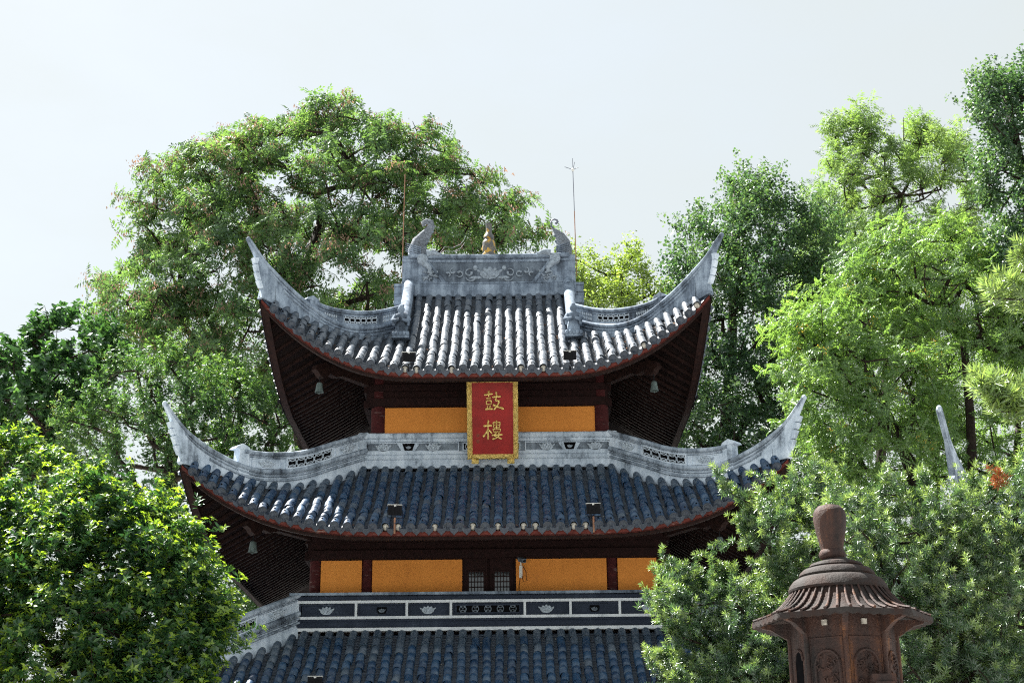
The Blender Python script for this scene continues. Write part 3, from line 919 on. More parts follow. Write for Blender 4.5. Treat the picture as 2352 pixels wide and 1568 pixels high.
# ---- hip ridges: a plaster wall along each diagonal, sweeping up to a slender tip
def hip_ridge(R, T1, L1, r0, rpost, edge, cfg, mk, mc, tipdz=0.0, sides=((-1, 0), (1, 0), (1, 1), (-1, 1))):
    hT, hL = interp(T1), interp(L1)
    rtip = L1[-1][0]
    for si, (sd, back) in enumerate(sides):
        rot = Matrix.Rotation(PI, 4, 'Z') if back else Matrix.Identity(4)
        sx = sd if not back else -sd
        def P(r, z, n, sx=sx, rot=rot):
            return rot @ Vector((sx * r - sx * n * 0.7071, -r - n * 0.7071, z + EYE))
        # body plate between the roof and the lower coping, ending in the stepped edge
        us = [r0 + (R.Ec - 0.03 - r0) * i / 22 for i in range(23)]
        low = [(u, R.hip(u) - EYE - 0.06) for u in us] + edge
        tops = [r0 + (rtip - r0) * i / (len(low) - 1) for i in range(len(low))]
        tops = [(u, hL(u) + (tipdz * max(0, (u - rpost) / (rtip - rpost)) ** 2)) for u in tops]
        b = MB(); vs, fs = [], []
        th = 0.075
        for (a, c), (d, e) in zip(low, tops):
            w = th if d < R.Ec - 0.1 else th * max(0.35, 1 - (d - R.Ec + 0.1) / (rtip - R.Ec + 0.1) * 0.6)
            vs += [P(a, c, w), P(a, c, -w), P(d, e, -w), P(d, e, w)]
        for i in range(len(low) - 1):
            for j in range(4):
                fs.append((i * 4 + j, i * 4 + (j + 1) % 4, i * 4 + 4 + (j + 1) % 4, i * 4 + 4 + j))
        fs.append((0, 3, 2, 1)); e = (len(low) - 1) * 4; fs.append((e, e + 1, e + 2, e + 3))
        b.add(vs, fs)
        root = b.build('hip_ridge', M[mk], tower)
        # plaster apron that beds the tiles against the wall
        b = MB(); vs, fs = [], []
        n = 26
        for i in range(n + 1):
            u = r0 + (R.Ec - 0.25 - r0) * i / n
            zt_ = max(hL(u) - 0.26, R.hip(u) - EYE + 0.10)
            zj = R.hip(u) - EYE + 0.02
            vs += [P(u, zt_, 0.0), P(u, zt_, 0.085), P(u, (zt_ * 0.4 + zj * 0.6), 0.09), P(u, zj - 0.02, 0.11), P(u, zj - 0.1, 0.11), P(u, zj - 0.1, 0.0)]
        for i in range(n):
            for j in range(6):
                fs.append((i * 6 + j, i * 6 + (j + 1) % 6, i * 6 + 6 + (j + 1) % 6, i * 6 + 6 + j))
        b.add(vs, fs); autosmooth(b.build('apron', M[mk], root), 60)
        # lower coping and the fine moulding beneath it
        def zl(u): return hL(u) + tipdz * max(0, (u - rpost) / (rtip - rpost)) ** 2
        us = [r0 - 0.02 + (rtip - r0) * i / 34 for i in range(35)]
        def taper(u): return 1.0 if u < R.Ec - 0.25 else max(0.5, 1 - 0.5 * (u - R.Ec + 0.25) / (rtip - R.Ec + 0.25))
        def mlow(u, v, o): return P(u, zl(u) + v * taper(u), o * taper(u))
        b = MB()
        def rp_(v0, v1, nb, nt, k=5):
            a = [(v0 + (v1 - v0) * (0.5 - 0.5 * math.cos(PI * i / k)), nb + (nt - nb) * math.sin(PI * i / k)) for i in range(k + 1)]
            return a + [(v, -o) for v, o in reversed(a)]
        b.sweep(mlow, us, rp_(-0.065, 0.035, 0.09, 0.135))
        b.sweep(mlow, [u for u in us if u < rtip - 0.3], rp_(-0.13, -0.075, 0.088, 0.115, 3))
        b.sweep(mlow, [u for u in us if u < R.Ec - 0.35], rp_(-0.215, -0.155, 0.088, 0.12, 3))
        autosmooth(b.build('coping', M[mc], root), 50)
        # stepped scrolls on the outer edge
        for i in range(1, len(edge) - 2):
            (a, c), (d, e) = edge[i], edge[i + 1]
            b = MB(); b.plate([(a - 0.12, c - 0.02), (a + 0.045, c + 0.0), (d + 0.05, e - 0.03), (d + 0.01, e - 0.015), (d - 0.12, e)], lambda x, z, n: P(x, z, n), -0.055, 0.055)
            b.build('scroll_step', M['plaster'], root)
        # tip knob
        b = MB(); zt_ = zl(rtip); b.blob(P(rtip - 0.01, zt_ - 0.02, 0), (0.05, 0.05, 0.055), 0, 8, 3); autosmooth(b.build('tip', M[mk], root))
        # upper panelled layer up to the end post
        def mup(u, v, o): return P(u, hT(u) + v, o)
        us = [r0 - 0.02 + (rpost - r0 + 0.02) * i / 20 for i in range(21)]
        hh = cfg['h']
        b = MB(); b.sweep(mup, us, [(-hh - 0.05, 0.07), (-0.02, 0.07), (-0.02, -0.07), (-hh - 0.05, -0.07)]); pan = b.build('panel_wall', M[cfg['wall']], root)
        b = MB()
        b.sweep(mup, us, rp_(-0.075, 0.02, 0.085, 0.135)); b.sweep(mup, us, rp_(-0.125, -0.085, 0.071, 0.10, 3)); b.sweep(mup, us, rp_(-hh - 0.0, -hh + 0.045, 0.071, 0.10, 3))
        autosmooth(b.build('coping', M[mc], root), 50)
        # post
        b = MB()
        zp = hT(rpost)
        b.plate([(rpost - 0.09, zp - hh - 0.12), (rpost + 0.09, zp - hh - 0.12), (rpost + 0.075, zp + 0.0), (rpost - 0.075, zp + 0.0)], lambda x, z, n: P(x, z, n), -0.10, 0.10)
        b.plate([(rpost - 0.10, zp), (rpost + 0.15, zp), (rpost + 0.12, zp + 0.05), (rpost + 0.03, zp + 0.115), (rpost - 0.07, zp + 0.06)], lambda x, z, n: P(x, z, n), -0.115, 0.115)
        b.build('end_post', M[mk], root)
        if back: continue
        v0, v1 = -hh + 0.05, -0.125
        vm = (v0 + v1) / 2
        for (kind, u0, u1) in cfg['panels']:
            if kind == 'lotus':
                panel_frame(mup, u0, u1, v0, v1, root, M[mk], 4, 0.018, 0.07, 0.018)
                lotus(mup, (u0 + u1) / 2, vm, cfg['ls'], root, M['relief'], 0.071)
            elif kind == 'lattice':
                lattice(mup, u0 + 0.03, u1 - 0.03, v0 + 0.012, v1 - 0.004, root, M['relief'], M[mk], 8, 0.071, cfg['rings'])
            elif kind == 'scroll':
                b = MB()
                for i in range(6):
                    for sgn in (-1, 1):
                        cu = (u0 + u1) / 2 + (i - 2.5) * 0.042; cv = vm + sgn * 0.045
                        p = [mup(cu + 0.012 * math.cos(t) , cv + 0.040 * math.sin(t), 0.071 + 0.0) for t in np.linspace(0, 2 * PI, 9)[:-1]]
                        top_ = [mup(cu + 0.006 * math.cos(t), cv + 0.03 * math.sin(t), 0.071 + 0.03) for t in np.linspace(0, 2 * PI, 9)[:-1]]
                        b.add(p + top_, [(j, (j + 1) % 8, 8 + (j + 1) % 8, 8 + j) for j in range(8)] + [tuple(range(8, 16))])
                b.build('scroll_relief', M['relief'], root)

T_M = [(2.62, 8.62), (3.18, 8.29), (3.77, 7.94), (4.23, 7.78), (4.68, 7.715), (4.85, 7.715)]
L_M = [(2.62, 8.25), (3.18, 7.92), (3.77, 7.57), (4.23, 7.41), (4.55, 7.365), (4.79, 7.395), (5.08, 7.485), (5.36, 7.605), (5.61, 7.775), (5.77, 7.935), (5.885, 8.10), (6.035, 8.32)]
EDGE_M = [(5.75, 7.25), (5.73, 7.38), (5.79, 7.56), (5.835, 7.73), (5.88, 7.86), (5.91, 7.99), (6.05, 8.30)]
hip_ridge(RM, T_M, L_M, 2.62, 4.76, EDGE_M,
          dict(h=0.37, wall='plaster', ls=0.15, rings=5, panels=[('lotus', 2.72, 3.17), ('lattice', 3.22, 4.05), ('lotus', 4.12, 4.62)]), 'plaster', 'plaster_cope')
T_L = [(a + 1.11, c - 3.555) for a, c in T_M]; L_L = [(a + 1.11, c - 3.555) for a, c in L_M]; EDGE_L = [(a + 1.25, c - 3.6) for a, c in EDGE_M]
L_L = [(a if a < 6 else a + 0.14, c) for a, c in L_L]
hip_ridge(RL, T_L, L_L, 3.74, 5.87, EDGE_L,
          dict(h=0.37, wall='plaster', ls=0.15, rings=5, panels=[('lotus', 3.84, 4.32), ('lattice', 4.42, 5.2), ('lotus', 5.26, 5.7)]), 'plaster', 'plaster_cope')
T_U = [(1.80, 11.83), (2.0, 11.69), (2.50, 11.39), (3.02, 11.215), (3.46, 11.165), (3.70, 11.20)]
L_U = [(1.80, 11.47), (2.0, 11.33), (2.50, 11.03), (3.02, 10.87), (3.36, 10.91), (3.62, 11.02), (3.88, 11.17), (4.16, 11.37), (4.41, 11.59), (4.59, 11.79), (4.72, 11.99), (4.84, 12.16)]
EDGE_U = [(4.59, 10.95), (4.555, 11.18), (4.60, 11.34), (4.635, 11.50), (4.665, 11.66), (4.69, 11.80), (4.86, 12.14)]
hip_ridge(RU, T_U, L_U, 1.95, 3.66, EDGE_U,
          dict(h=0.345, wall='plaster_old', ls=0.1, rings=6, panels=[('scroll', 2.06, 2.36), ('lattice', 2.42, 3.12), ('scroll', 3.18, 3.5)]), 'plaster_old', 'plaster_old')

# ---- main ridge, gable ridges, gables
RP = 0.16
def mpr(u, v, o): return Vector((u, -(RP + o), v + EYE))
def ridge_z(u, z): return z + 0.035 * (abs(u) / 2.05) ** 2
def mprc(u, v, o): return Vector((u, -(RP + o), ridge_z(u, v) + EYE))
us = [-2.04 + 4.08 * i / 12 for i in range(13)]
b = MB(); b.sweep(mprc, us, [(12.60, 0.0), (13.62, 0.0), (13.62, -2 * RP), (12.60, -2 * RP)]); mridge = b.build('main_ridge', M['plaster_old'], tower)
def sym(v0, v1, n, k=5, flat=False):
    if flat: a = [(v0, n), (v1, n)]
    else: a = [(v0 + (v1 - v0) * (0.5 - 0.5 * math.cos(PI * i / k)), n * 0.4 + n * 0.6 * math.sin(PI * i / k)) for i in range(k + 1)]
    return a + [(v, -2 * RP - o) for v, o in reversed(a)]
for (z0, z1, n, fl) in ((13.55, 13.66, 0.09, False), (13.46, 13.53, 0.045, False), (12.92, 12.96, 0.04, True), (12.885, 12.905, 0.06, True), (12.60 - 0.01, 12.884, 0.075, True)):
    b = MB(); b.sweep(mprc, [u * (1.0 if n < 0.08 else 0.93) for u in us], sym(z0, z1, n, 5, fl)); autosmooth(b.build('moulding', M['plaster_old'], mridge), 40)
b = MB(); b.plate([(-1.40, 13.455), (1.40, 13.455), (0.99, 12.965), (-0.99, 12.965)], lambda a, c, n: mprc(a, c, n), -0.01, 0.006); b.build('ridge_field', M['dark_field'], mridge)
# slanted strips and the framed field
for sg in (-1, 1):
    b = MB(); b.plate([(sg * 1.50, 13.50), (sg * 1.42, 13.50), (sg * 1.00, 12.96), (sg * 1.10, 12.96)], lambda a, c, n: mprc(a, c, n), 0.0, 0.035); b.build('slanted_strip', M['plaster_old'], mridge)
# lotus with scrolls
lotus(mprc, 0.02, 13.20, 0.30, mridge, M['relief_old'], 0.006)
for sg in (-1, 1):
    b = MB()
    for (a0, rr, cx, cz, s0, s1) in ((0, 0.10, 0.48, 13.20, -200, 120), (0, 0.085, 0.70, 13.17, 20, 330), (0, 0.075, 0.86, 13.24, -160, 100), (0, 0.06, 0.98, 13.16, 30, 260), (0, 0.14, 0.42, 13.10, 200, 350)):
        pts = []
        for t in np.linspace(s0, s1, 12):
            r = rr * (0.55 + 0.45 * (t - s0) / (s1 - s0))
            pts.append(mprc(0.02 + sg * (cx + r * math.cos(rad(t))), cz + r * math.sin(rad(t)), 0.03))
        b.tube(pts, [0.032 - 0.002 * i for i in range(12)], 6)
    b.blob(mprc(0.02 + sg * 0.34, 13.33, 0.0), (0.06, 0.05, 0.07)); b.blob(mprc(0.02 + sg * 0.33, 13.08, 0.0), (0.16, 0.05, 0.045))
    autosmooth(b.build('scroll_relief', M['relief_old'], mridge), 60)
# dragon relief at each end: a disc, a long body and claws
for sg in (-1, 1):
    b = MB()
    cx = sg * 1.56
    pts = [mprc(cx + math.cos(rad(t)) * 0.0, 13.55, 0) for t in (0,)]
    n = 18
    for (rr, o0, o1) in ((0.135, 0.0, 0.10),):
        vs = [mprc(cx + rr * math.cos(2 * PI * j / n), 13.52 + rr * math.sin(2 * PI * j / n), o0) for j in range(n)] + [mprc(cx + rr * 0.92 * math.cos(2 * PI * j / n), 13.52 + rr * 0.92 * math.sin(2 * PI * j / n), o1) for j in range(n)]
        b.add(vs, [tuple(range(n, 2 * n))] + [(j, (j + 1) % n, n + (j + 1) % n, n + j) for j in range(n)])
    b.tube([mprc(sg * (1.56 - 0.03 + 0.0), 13.44, 0.05), mprc(sg * 1.44, 13.36, 0.05), mprc(sg * 1.38, 13.28, 0.05), mprc(sg * 1.40, 13.20, 0.05), mprc(sg * 1.33, 13.16, 0.04)], [0.09, 0.07, 0.055, 0.05, 0.03], 8)
    b.tube([mprc(sg * 1.46, 13.66, 0.06), mprc(sg * 1.30, 13.68, 0.07), mprc(sg * 1.18, 13.64, 0.05), mprc(sg * 1.12, 13.68, 0.02)], [0.10, 0.075, 0.06, 0.02], 8)
    rr_ = random.Random(3)
    for i in range(16):
        u, z = sg * rr_.uniform(1.20, 1.58), rr_.uniform(12.98, 13.22)
        a = rr_.uniform(0, 6.28)
        b.tube([mprc(u, z, 0.005), mprc(u + 0.06 * math.cos(a), z + 0.05 * math.sin(a), 0.03), mprc(u + 0.10 * math.cos(a + 0.6), z + 0.09 * math.sin(a + 0.6), 0.005)], [0.022, 0.02, 0.006], 5)
    autosmooth(b.build('dragon_relief', M['relief_old'], mridge), 60)
# fish-tail ornaments
def fish(outline, name):
    b = MB(); n = len(outline)
    def ring_at(scale, y): 
        cx = sum(a for a, c in outline) / n; cz = sum(c for a, c in outline) / n
        return [Vector((cx + (a - cx) * scale, y, cz + (c - cz) * scale + EYE)) for a, c in outline]
    return b
CH_L = [(-1.90, 13.63, 0.23), (-1.71, 13.95, 0.205), (-1.585, 14.17, 0.155), (-1.455, 14.33, 0.115), (-1.375, 14.47, 0.095), (-1.40, 14.575, 0.085), (-1.49, 14.605, 0.075), (-1.565, 14.565, 0.06), (-1.555, 14.50, 0.045), (-1.51, 14.51, 0.025)]
CH_L[0] = (-1.66, 13.60, 0.25); CH_L[1] = (-1.70, 13.86, 0.225); CH_L[2] = (-1.64, 14.08, 0.185)
CH_R = [(1.78, 13.60, 0.19), (1.79, 13.84, 0.185), (1.765, 14.04, 0.165), (1.70, 14.19, 0.12), (1.62, 14.30, 0.075), (1.545, 14.38, 0.03)]
def flat_tube(b, pts, thick, n=12, k=0):
    """fish body: centre line (x,z) with half width; thinner front to back"""
    vs, fs = [], []
    for i, (x, z, w) in enumerate(pts):
        p0 = pts[max(i - 1, 0)]; p1 = pts[min(i + 1, len(pts) - 1)]
        d = Vector((p1[0] - p0[0], p1[1] - p0[1])).normalized(); nn = Vector((d.y, -d.x))
        for j in range(n):
            t = 2 * PI * j / n
            vs.append(Vector((x + nn.x * w * math.cos(t), thick(w) * math.sin(t), z + nn.y * w * math.cos(t) + EYE)))
    for i in range(len(pts) - 1):
        for j in range(n):
            fs.append((i * n + j, i * n + (j + 1) % n, (i + 1) * n + (j + 1) % n, (i + 1) * n + j))
    fs.append(tuple(range(n))); fs.append(tuple((len(pts) - 1) * n + j for j in range(n)))
    b.add(vs, fs, k)
for pts, sg in ((CH_L, -1), (CH_R, 1)):
    b = MB(); flat_tube(b, pts, lambda w: min(0.12, w * 0.75))
    o = b.build('fish_tail', M['scales'], mridge); autosmooth(o, 60)
    for i in range(5):
        b = MB()
        x, z, w = pts[1]; zz = 13.66 + i * 0.05
        b.plate([(sg * 1.98, zz), (sg * 1.60, zz - 0.02), (sg * 1.60, zz + 0.02)], lambda a, c, n, zz=zz: Vector((a, n, c + EYE + (abs(a) - 1.6) * 0.35)), -0.15, -0.125); b.build('fin', M['plaster_old'], mridge)
    for i in range(1, 4):
        b = MB()
        x, z, w = pts[i]
        b.plate([(x - sg * w * 0.92, z - 0.03), (x - sg * (w + 0.025), z + 0.01), (x - sg * w * 0.92, z + 0.03)], lambda a, c, n: Vector((a, n, c + EYE)), -0.03, 0.03); b.build('fin', M['plaster_old'], mridge)
b = MB()
pts = [(1.545, 14.37), (1.50, 14.44), (1.485, 14.52), (1.51, 14.60), (1.57, 14.63), (1.63, 14.605), (1.65, 14.56), (1.62, 14.52), (1.585, 14.53)]
b.tube([Vector((x, 0, z + EYE)) for x, z in pts], [0.022, 0.02, 0.018, 0.018, 0.02, 0.024, 0.028, 0.032, 0.02], 7)
autosmooth(b.build('curled_iron', M['rod'], mridge), 60)
# bottle finial
fin = [(0.175, 13.66), (0.165, 13.72), (0.135, 13.77), (0.150, 13.82), (0.165, 13.88), (0.15, 13.93), (0.155, 13.99), (0.15, 14.05), (0.115, 14.10), (0.085, 14.12), (0.13, 14.16), (0.115, 14.22), (0.078, 14.27), (0.068, 14.33), (0.07, 14.44), (0.075, 14.52), (0.05, 14.52), (0.05, 14.47)]
b = MB()
def petal(t, i): return 1.0 + (0.07 * math.cos(8 * t) if i < 3 or 4 <= i <= 5 else 0.0)
b.lathe([(r, z + EYE) for r, z in fin], (0.0, 0.0, 0.0), 32, 0, petal)
autosmooth(b.build('bottle_finial', M['yellow_glaze'], mridge), 40)
# curled whiskers of wire
for sg, x0 in ((-1, -1.17), (1, 1.13)):
    for dz in (0.0, 0.1):
        b = MB(); b.tube([Vector((x0, -0.1, 13.70 + EYE + dz * 0.2)), Vector((x0 - sg * 0.12, -0.1, 13.80 + EYE + dz)), Vector((x0 - sg * 0.32, -0.1, 13.78 + EYE + dz)), Vector((x0 - sg * 0.5, -0.1, 13.86 + EYE + dz)), Vector((x0 - sg * 0.6, -0.1, 14.0 + EYE + dz))], 0.0045, 5)
        b.build('whisker_wire', M['rod'], mridge)

# gable ridges running down the front and back slopes
def gable_ridge(sg, back):
    rot = Matrix.Rotation(PI, 4, 'Z') if back else Matrix.Identity(4)
    s0 = sg if not back else -sg
    def mp(u, v, o): return rot @ Vector((s0 * 1.86 + o, -u, RU.z(1.86, u) + v))
    us = [0.10 + (2.52 - 0.10) * i / 14 for i in range(15)]
    def hgt(u): return 0.46 + 0.10 * (1 - u / 2.5)
    def mph(u, v, o): return mp(u, v * hgt(u) if v > 0 else v, o)
    b = MB(); b.sweep(mph, us, [(-0.1, -0.10), (0.78, -0.09), (0.78, 0.09), (-0.1, 0.10)]); root = b.build('gable_ridge', M['plaster_old'], tower)
    b = MB()
    prof = [(0.74 + 0.26 * math.sin(t) , 0.125 * math.cos(t)) for t in np.linspace(-0.6, PI + 0.6, 10)]
    b.sweep(mph, us, prof); autosmooth(b.build('round_coping', M['plaster_old'], root), 50)
    if back: return
    # robed figure on a lotus base at the lower end
    zb = RU.z(1.86, 2.55) + 0.14
    def F(x, y, z): return Vector((s0 * 1.86 + x, -2.58 + y, zb + z))
    b = MB()
    b.plate([(-0.19, 0.0), (0.19, 0.0), (0.17, 0.05), (0.15, 0.09), (0.18, 0.14), (-0.18, 0.14), (-0.15, 0.09), (-0.17, 0.05)], lambda a, c, n: F(a, n, c - 0.02), -0.16, 0.14)
    for i in range(5): b.blob(F(-0.15 + 0.075 * i, -0.16, 0.07), (0.042, 0.03, 0.055))
    base = b.build('figure_base', M['plaster_old'], root)
    b = MB()
    prof = [(0.125, 0.11), (0.13, 0.16), (0.115, 0.26), (0.105, 0.36), (0.115, 0.44), (0.13, 0.50), (0.12, 0.55), (0.055, 0.585), (0.05, 0.60), (0.068, 0.63), (0.074, 0.67), (0.066, 0.71), (0.05, 0.735), (0.045, 0.76), (0.02, 0.785)]
    vs, fs = [], []; n = 16
    for r, z in prof:
        for j in range(n):
            t = 2 * PI * j / n
            rr = r * (1.0 + (0.06 * math.cos(7 * t) if z < 0.45 else 0.0))
            vs.append(F(rr * math.cos(t) * 1.05, rr * math.sin(t) * 0.72 - 0.02, z))
    for i in range(len(prof) - 1):
        for j in range(n):
            fs.append((i * n + j, i * n + (j + 1) % n, (i + 1) * n + (j + 1) % n, (i + 1) * n + j))
    fs.append(tuple(range(n))); fs.append(tuple((len(prof) - 1) * n + j for j in range(n)))
    b.add(vs, fs)
    for a in (-1, 1):
        b.tube([F(a * 0.12, -0.02, 0.52), F(a * 0.165, -0.06, 0.42), F(a * 0.12, -0.13, 0.37), F(a * 0.03, -0.145, 0.40)], [0.05, 0.055, 0.045, 0.03], 8)
        b.tube([F(a * 0.15, -0.05, 0.42), F(a * 0.155, -0.05, 0.28)], [0.05, 0.03], 6)
    autosmooth(b.build('ridge_figure', M['plaster_old'], root), 60)
for sg in (-1, 1):
    for bk in (0, 1): gable_ridge(sg, bk)
# gable walls and the end blocks of the ridge
for sg in (-1, 1):
    b = MB()
    prof = [(r, RU.z(1.8, abs(r)) + 0.02) for r in np.linspace(-1.95, 1.95, 15)]
    zb = RU.z(1.95, 1.95) - 0.3
    poly = [(-1.95, zb)] + prof + [(1.95, zb)]
    b.plate(poly, lambda a, c, n: Vector((sg * (1.90 + n), a, c)), 0.0, 0.07); b.build('gable_wall', M['plaster_old'], tower)
    b = MB()
    for i, (w, h) in enumerate(((0.34, 0.06), (0.26, 0.16), (0.20, 0.10), (0.28, 0.10), (0.30, 0.08))):
        z = 12.95 - sum(x[1] for x in ((0.34, 0.06), (0.26, 0.16), (0.20, 0.10), (0.28, 0.10), (0.30, 0.08))[:i]) - h / 2
        b.box((sg * 2.12, 0, z + EYE), (0.22 - 0.02 * (i % 2), w, h - 0.004))
    b.build('ridge_end_bracket', M['plaster_old'], tower)
    # short verge tiles on the gable side
    for i in range(3):
        b = MB(); b.tube([Vector((sg * 2.0, -0.75 - 0.30 * i, RU.z(1.95, 0.75 + 0.3 * i) - 0.12)), Vector((sg * 2.42, -0.75 - 0.30 * i, RU.z(1.95, 0.75 + 0.3 * i) - 0.30))], 0.07, 10)
        autosmooth(b.build('verge_tile', M['plaster_old'], tower), 40)

# ---- corner beams under the eaves, with carved ends
def corner_beam(w, rend, z, hh, name='corner_beam'):
    for (sx, sy) in ((-1, -1), (1, -1), (1, 1), (-1, 1)):
        def P(a, c, n): return Vector((sx * a - sy * n * 0.7071, sy * a + sx * n * 0.7071, c + EYE))
        b = MB()
        poly = [(w - 0.2, z + hh), (rend - 0.12, z + hh), (rend, z + hh * 0.75), (rend + 0.03, z + hh * 0.4), (rend - 0.03, z + hh * 0.25), (rend - 0.05, z + 0.02), (rend - 0.12, z - 0.03), (rend - 0.2, z + 0.02), (rend - 0.24, z + 0.10), (rend - 0.36, z + 0.06), (rend - 0.5, z + 0.12), (w - 0.2, z + 0.02)]
        b.plate(poly, P, -0.075, 0.075); b.build(name, M['rafter'], tower)
corner_beam(2.45, 3.55, 9.62, 0.30)
corner_beam(3.45, 4.62, 6.12, 0.30)
# ------------------------------------------------------------------ plaque with the two characters
PW, PH = 1.055, 1.655
p_top, p_bot = Vector((XC + 0.115, 29.90, 9.475 + EYE)), Vector((XC + 0.115, 30.60, 7.965 + EYE))
plaque = thing('plaque', 'red lacquered plaque in carved gold frame with two gold characters', 'plaque', ((p_top + p_bot) / 2))
pu = (p_top - p_bot).normalized(); px_ = Vector((1, 0, 0)); pn = px_.cross(pu).normalized()
plaque.rotation_euler = Matrix((px_, pu, pn)).transposed().to_euler()
def crop(x, y): return ((x - 656) / 827 * PW, (759 - y) / 1242 * PH)
b = MB(); b.box((0, 0, -0.02), (PW - 0.06, PH - 0.06, 0.05)); b.build('board', M['red'], plaque)
fw = 0.105
for (x, y, w, h, d) in ((-PW / 2 + fw / 2, 0, fw, PH, 0.10), (PW / 2 - fw / 2, 0, fw, PH, 0.10), (0, PH / 2 - 0.03, PW - 2 * fw, 0.06, 0.09), (0, -PH / 2 + fw / 2, PW - 2 * fw, fw, 0.09)):
    b = MB(); nx, ny = max(2, int(w / 0.026)), max(2, int(h / 0.026))
    rr_ = random.Random(int(x * 100) + int(y * 77))
    vs, fs = [], []
    for i in range(nx + 1):
        for j in range(ny + 1):
            e = i in (0, nx) or j in (0, ny)
            vs.append((x - w / 2 + w * i / nx, y - h / 2 + h * j / ny, 0.012 if e else d / 2 + 0.022 * math.sin(i * 2.1 + j * 1.3) * math.cos(j * 0.9 - i) + rr_.uniform(-0.012, 0.014)))
    for i in range(nx):
        for j in range(ny): fs.append((i * (ny + 1) + j, (i + 1) * (ny + 1) + j, (i + 1) * (ny + 1) + j + 1, i * (ny + 1) + j + 1))
    b.add(vs, fs); b.box((x, y, -0.02), (w, h, 0.062))
    autosmooth(b.build('frame_rail', M['gold'], plaque), 60)
for x in (-0.37, 0.37):
    b = MB(); b.box((x, -PH / 2 - 0.045, -0.01), (0.145, 0.09, 0.10)); b.box((x, -PH / 2 - 0.045, 0.045), (0.11, 0.06, 0.03)); b.build('foot', M['gold'], plaque)
def stroke(b, pts, w, h=0.028):
    """one brush stroke: a raised, round-ended ribbon of changing width"""
    P = [Vector((*crop(x, y), 0)) for x, y in pts]
    W = w / 827 * PW * 0.66
    n = len(P)
    Q, wid = [], []
    for i in range(n - 1):
        for k in range(5):
            t = k / 5; Q.append(P[i].lerp(P[i + 1], t)); wid.append((i + t) / (n - 1))
    Q.append(P[-1]); wid.append(1.0)
    vs, fs = [], []
    for i, (p, t) in enumerate(zip(Q, wid)):
        d = (Q[min(i + 1, len(Q) - 1)] - Q[max(i - 1, 0)]).normalized(); nn = Vector((-d.y, d.x, 0))
        ww = W * (1.12 - 0.38 * math.sin(PI * t)) * (0.62 if i in (0, len(Q) - 1) else 1.0)
        vs += [p + nn * ww, p + nn * ww * 0.55 + Vector((0, 0, h)), p - nn * ww * 0.55 + Vector((0, 0, h)), p - nn * ww]
    for i in range(len(Q) - 1):
        for j in range(3): fs.append((i * 4 + j, i * 4 + j + 1, i * 4 + 5 + j, i * 4 + 4 + j))
    fs.append((0, 1, 2, 3)); e = (len(Q) - 1) * 4; fs.append((e + 3, e + 2, e + 1, e))
    b.add([v + Vector((0, 0, 0.006 + 0.0004 * len(b.v) / 8)) for v in vs], fs)
GU = [([(597, 308), (597, 400)], 26), ([(522, 374), (660, 356)], 30), ([(556, 426), (634, 424)], 22), ([(556, 460), (562, 520)], 20), ([(556, 462), (640, 460)], 20),
      ([(640, 460), (630, 520)], 20), ([(562, 518), (630, 518)], 18), ([(572, 542), (580, 578)], 20), ([(622, 538), (610, 578)], 20), ([(538, 594), (660, 590)], 32),
      ([(656, 406), (798, 396)], 28), ([(718, 322), (726, 410)], 26), ([(722, 415), (700, 462), (770, 466)], 24), ([(766, 470), (742, 530), (678, 604)], 26), ([(664, 524), (730, 556), (840, 592)], 34)]
LOU = [([(508, 858), (645, 850)], 34), ([(586, 765), (580, 890), (580, 1072)], 26), ([(574, 925), (545, 975), (500, 1028)], 30), ([(592, 920), (642, 972)], 28),
       ([(662, 802), (776, 800)], 20), ([(664, 802), (672, 882)], 18), ([(776, 800), (768, 882)], 18), ([(672, 882), (770, 880)], 18), ([(666, 842), (774, 840)], 13), ([(718, 770), (718, 900)], 20),
       ([(656, 908), (786, 906)], 18), ([(660, 908), (668, 946)], 16), ([(784, 906), (774, 946)], 16), ([(666, 946), (776, 944)], 16),
       ([(640, 1002), (812, 994)], 28), ([(714, 956), (684, 1012), (748, 1036), (802, 1062)], 24), ([(752, 962), (756, 1012), (706, 1046), (646, 1064)], 24)]
for strokes in (GU, LOU):
    b = MB()
    for pts, w in strokes: stroke(b, pts, w)
    o = b.build('character', M['gold_leaf'], plaque); autosmooth(o, 50)
for y in (1006, 1100):
    b = MB()
    for (x0, y0, x1, y1) in ((396, -20, 434, -20), (396, -20, 396, 20), (434, -20, 434, 20), (396, 20, 434, 20), (404, -6, 426, -6), (404, 7, 426, 7), (415, -14, 415, 14)):
        stroke(b, [(x0, y + y0), (x1, y + y1)], 4, 0.005)
    b.build('seal_mark', M['rust_rod'], plaque)

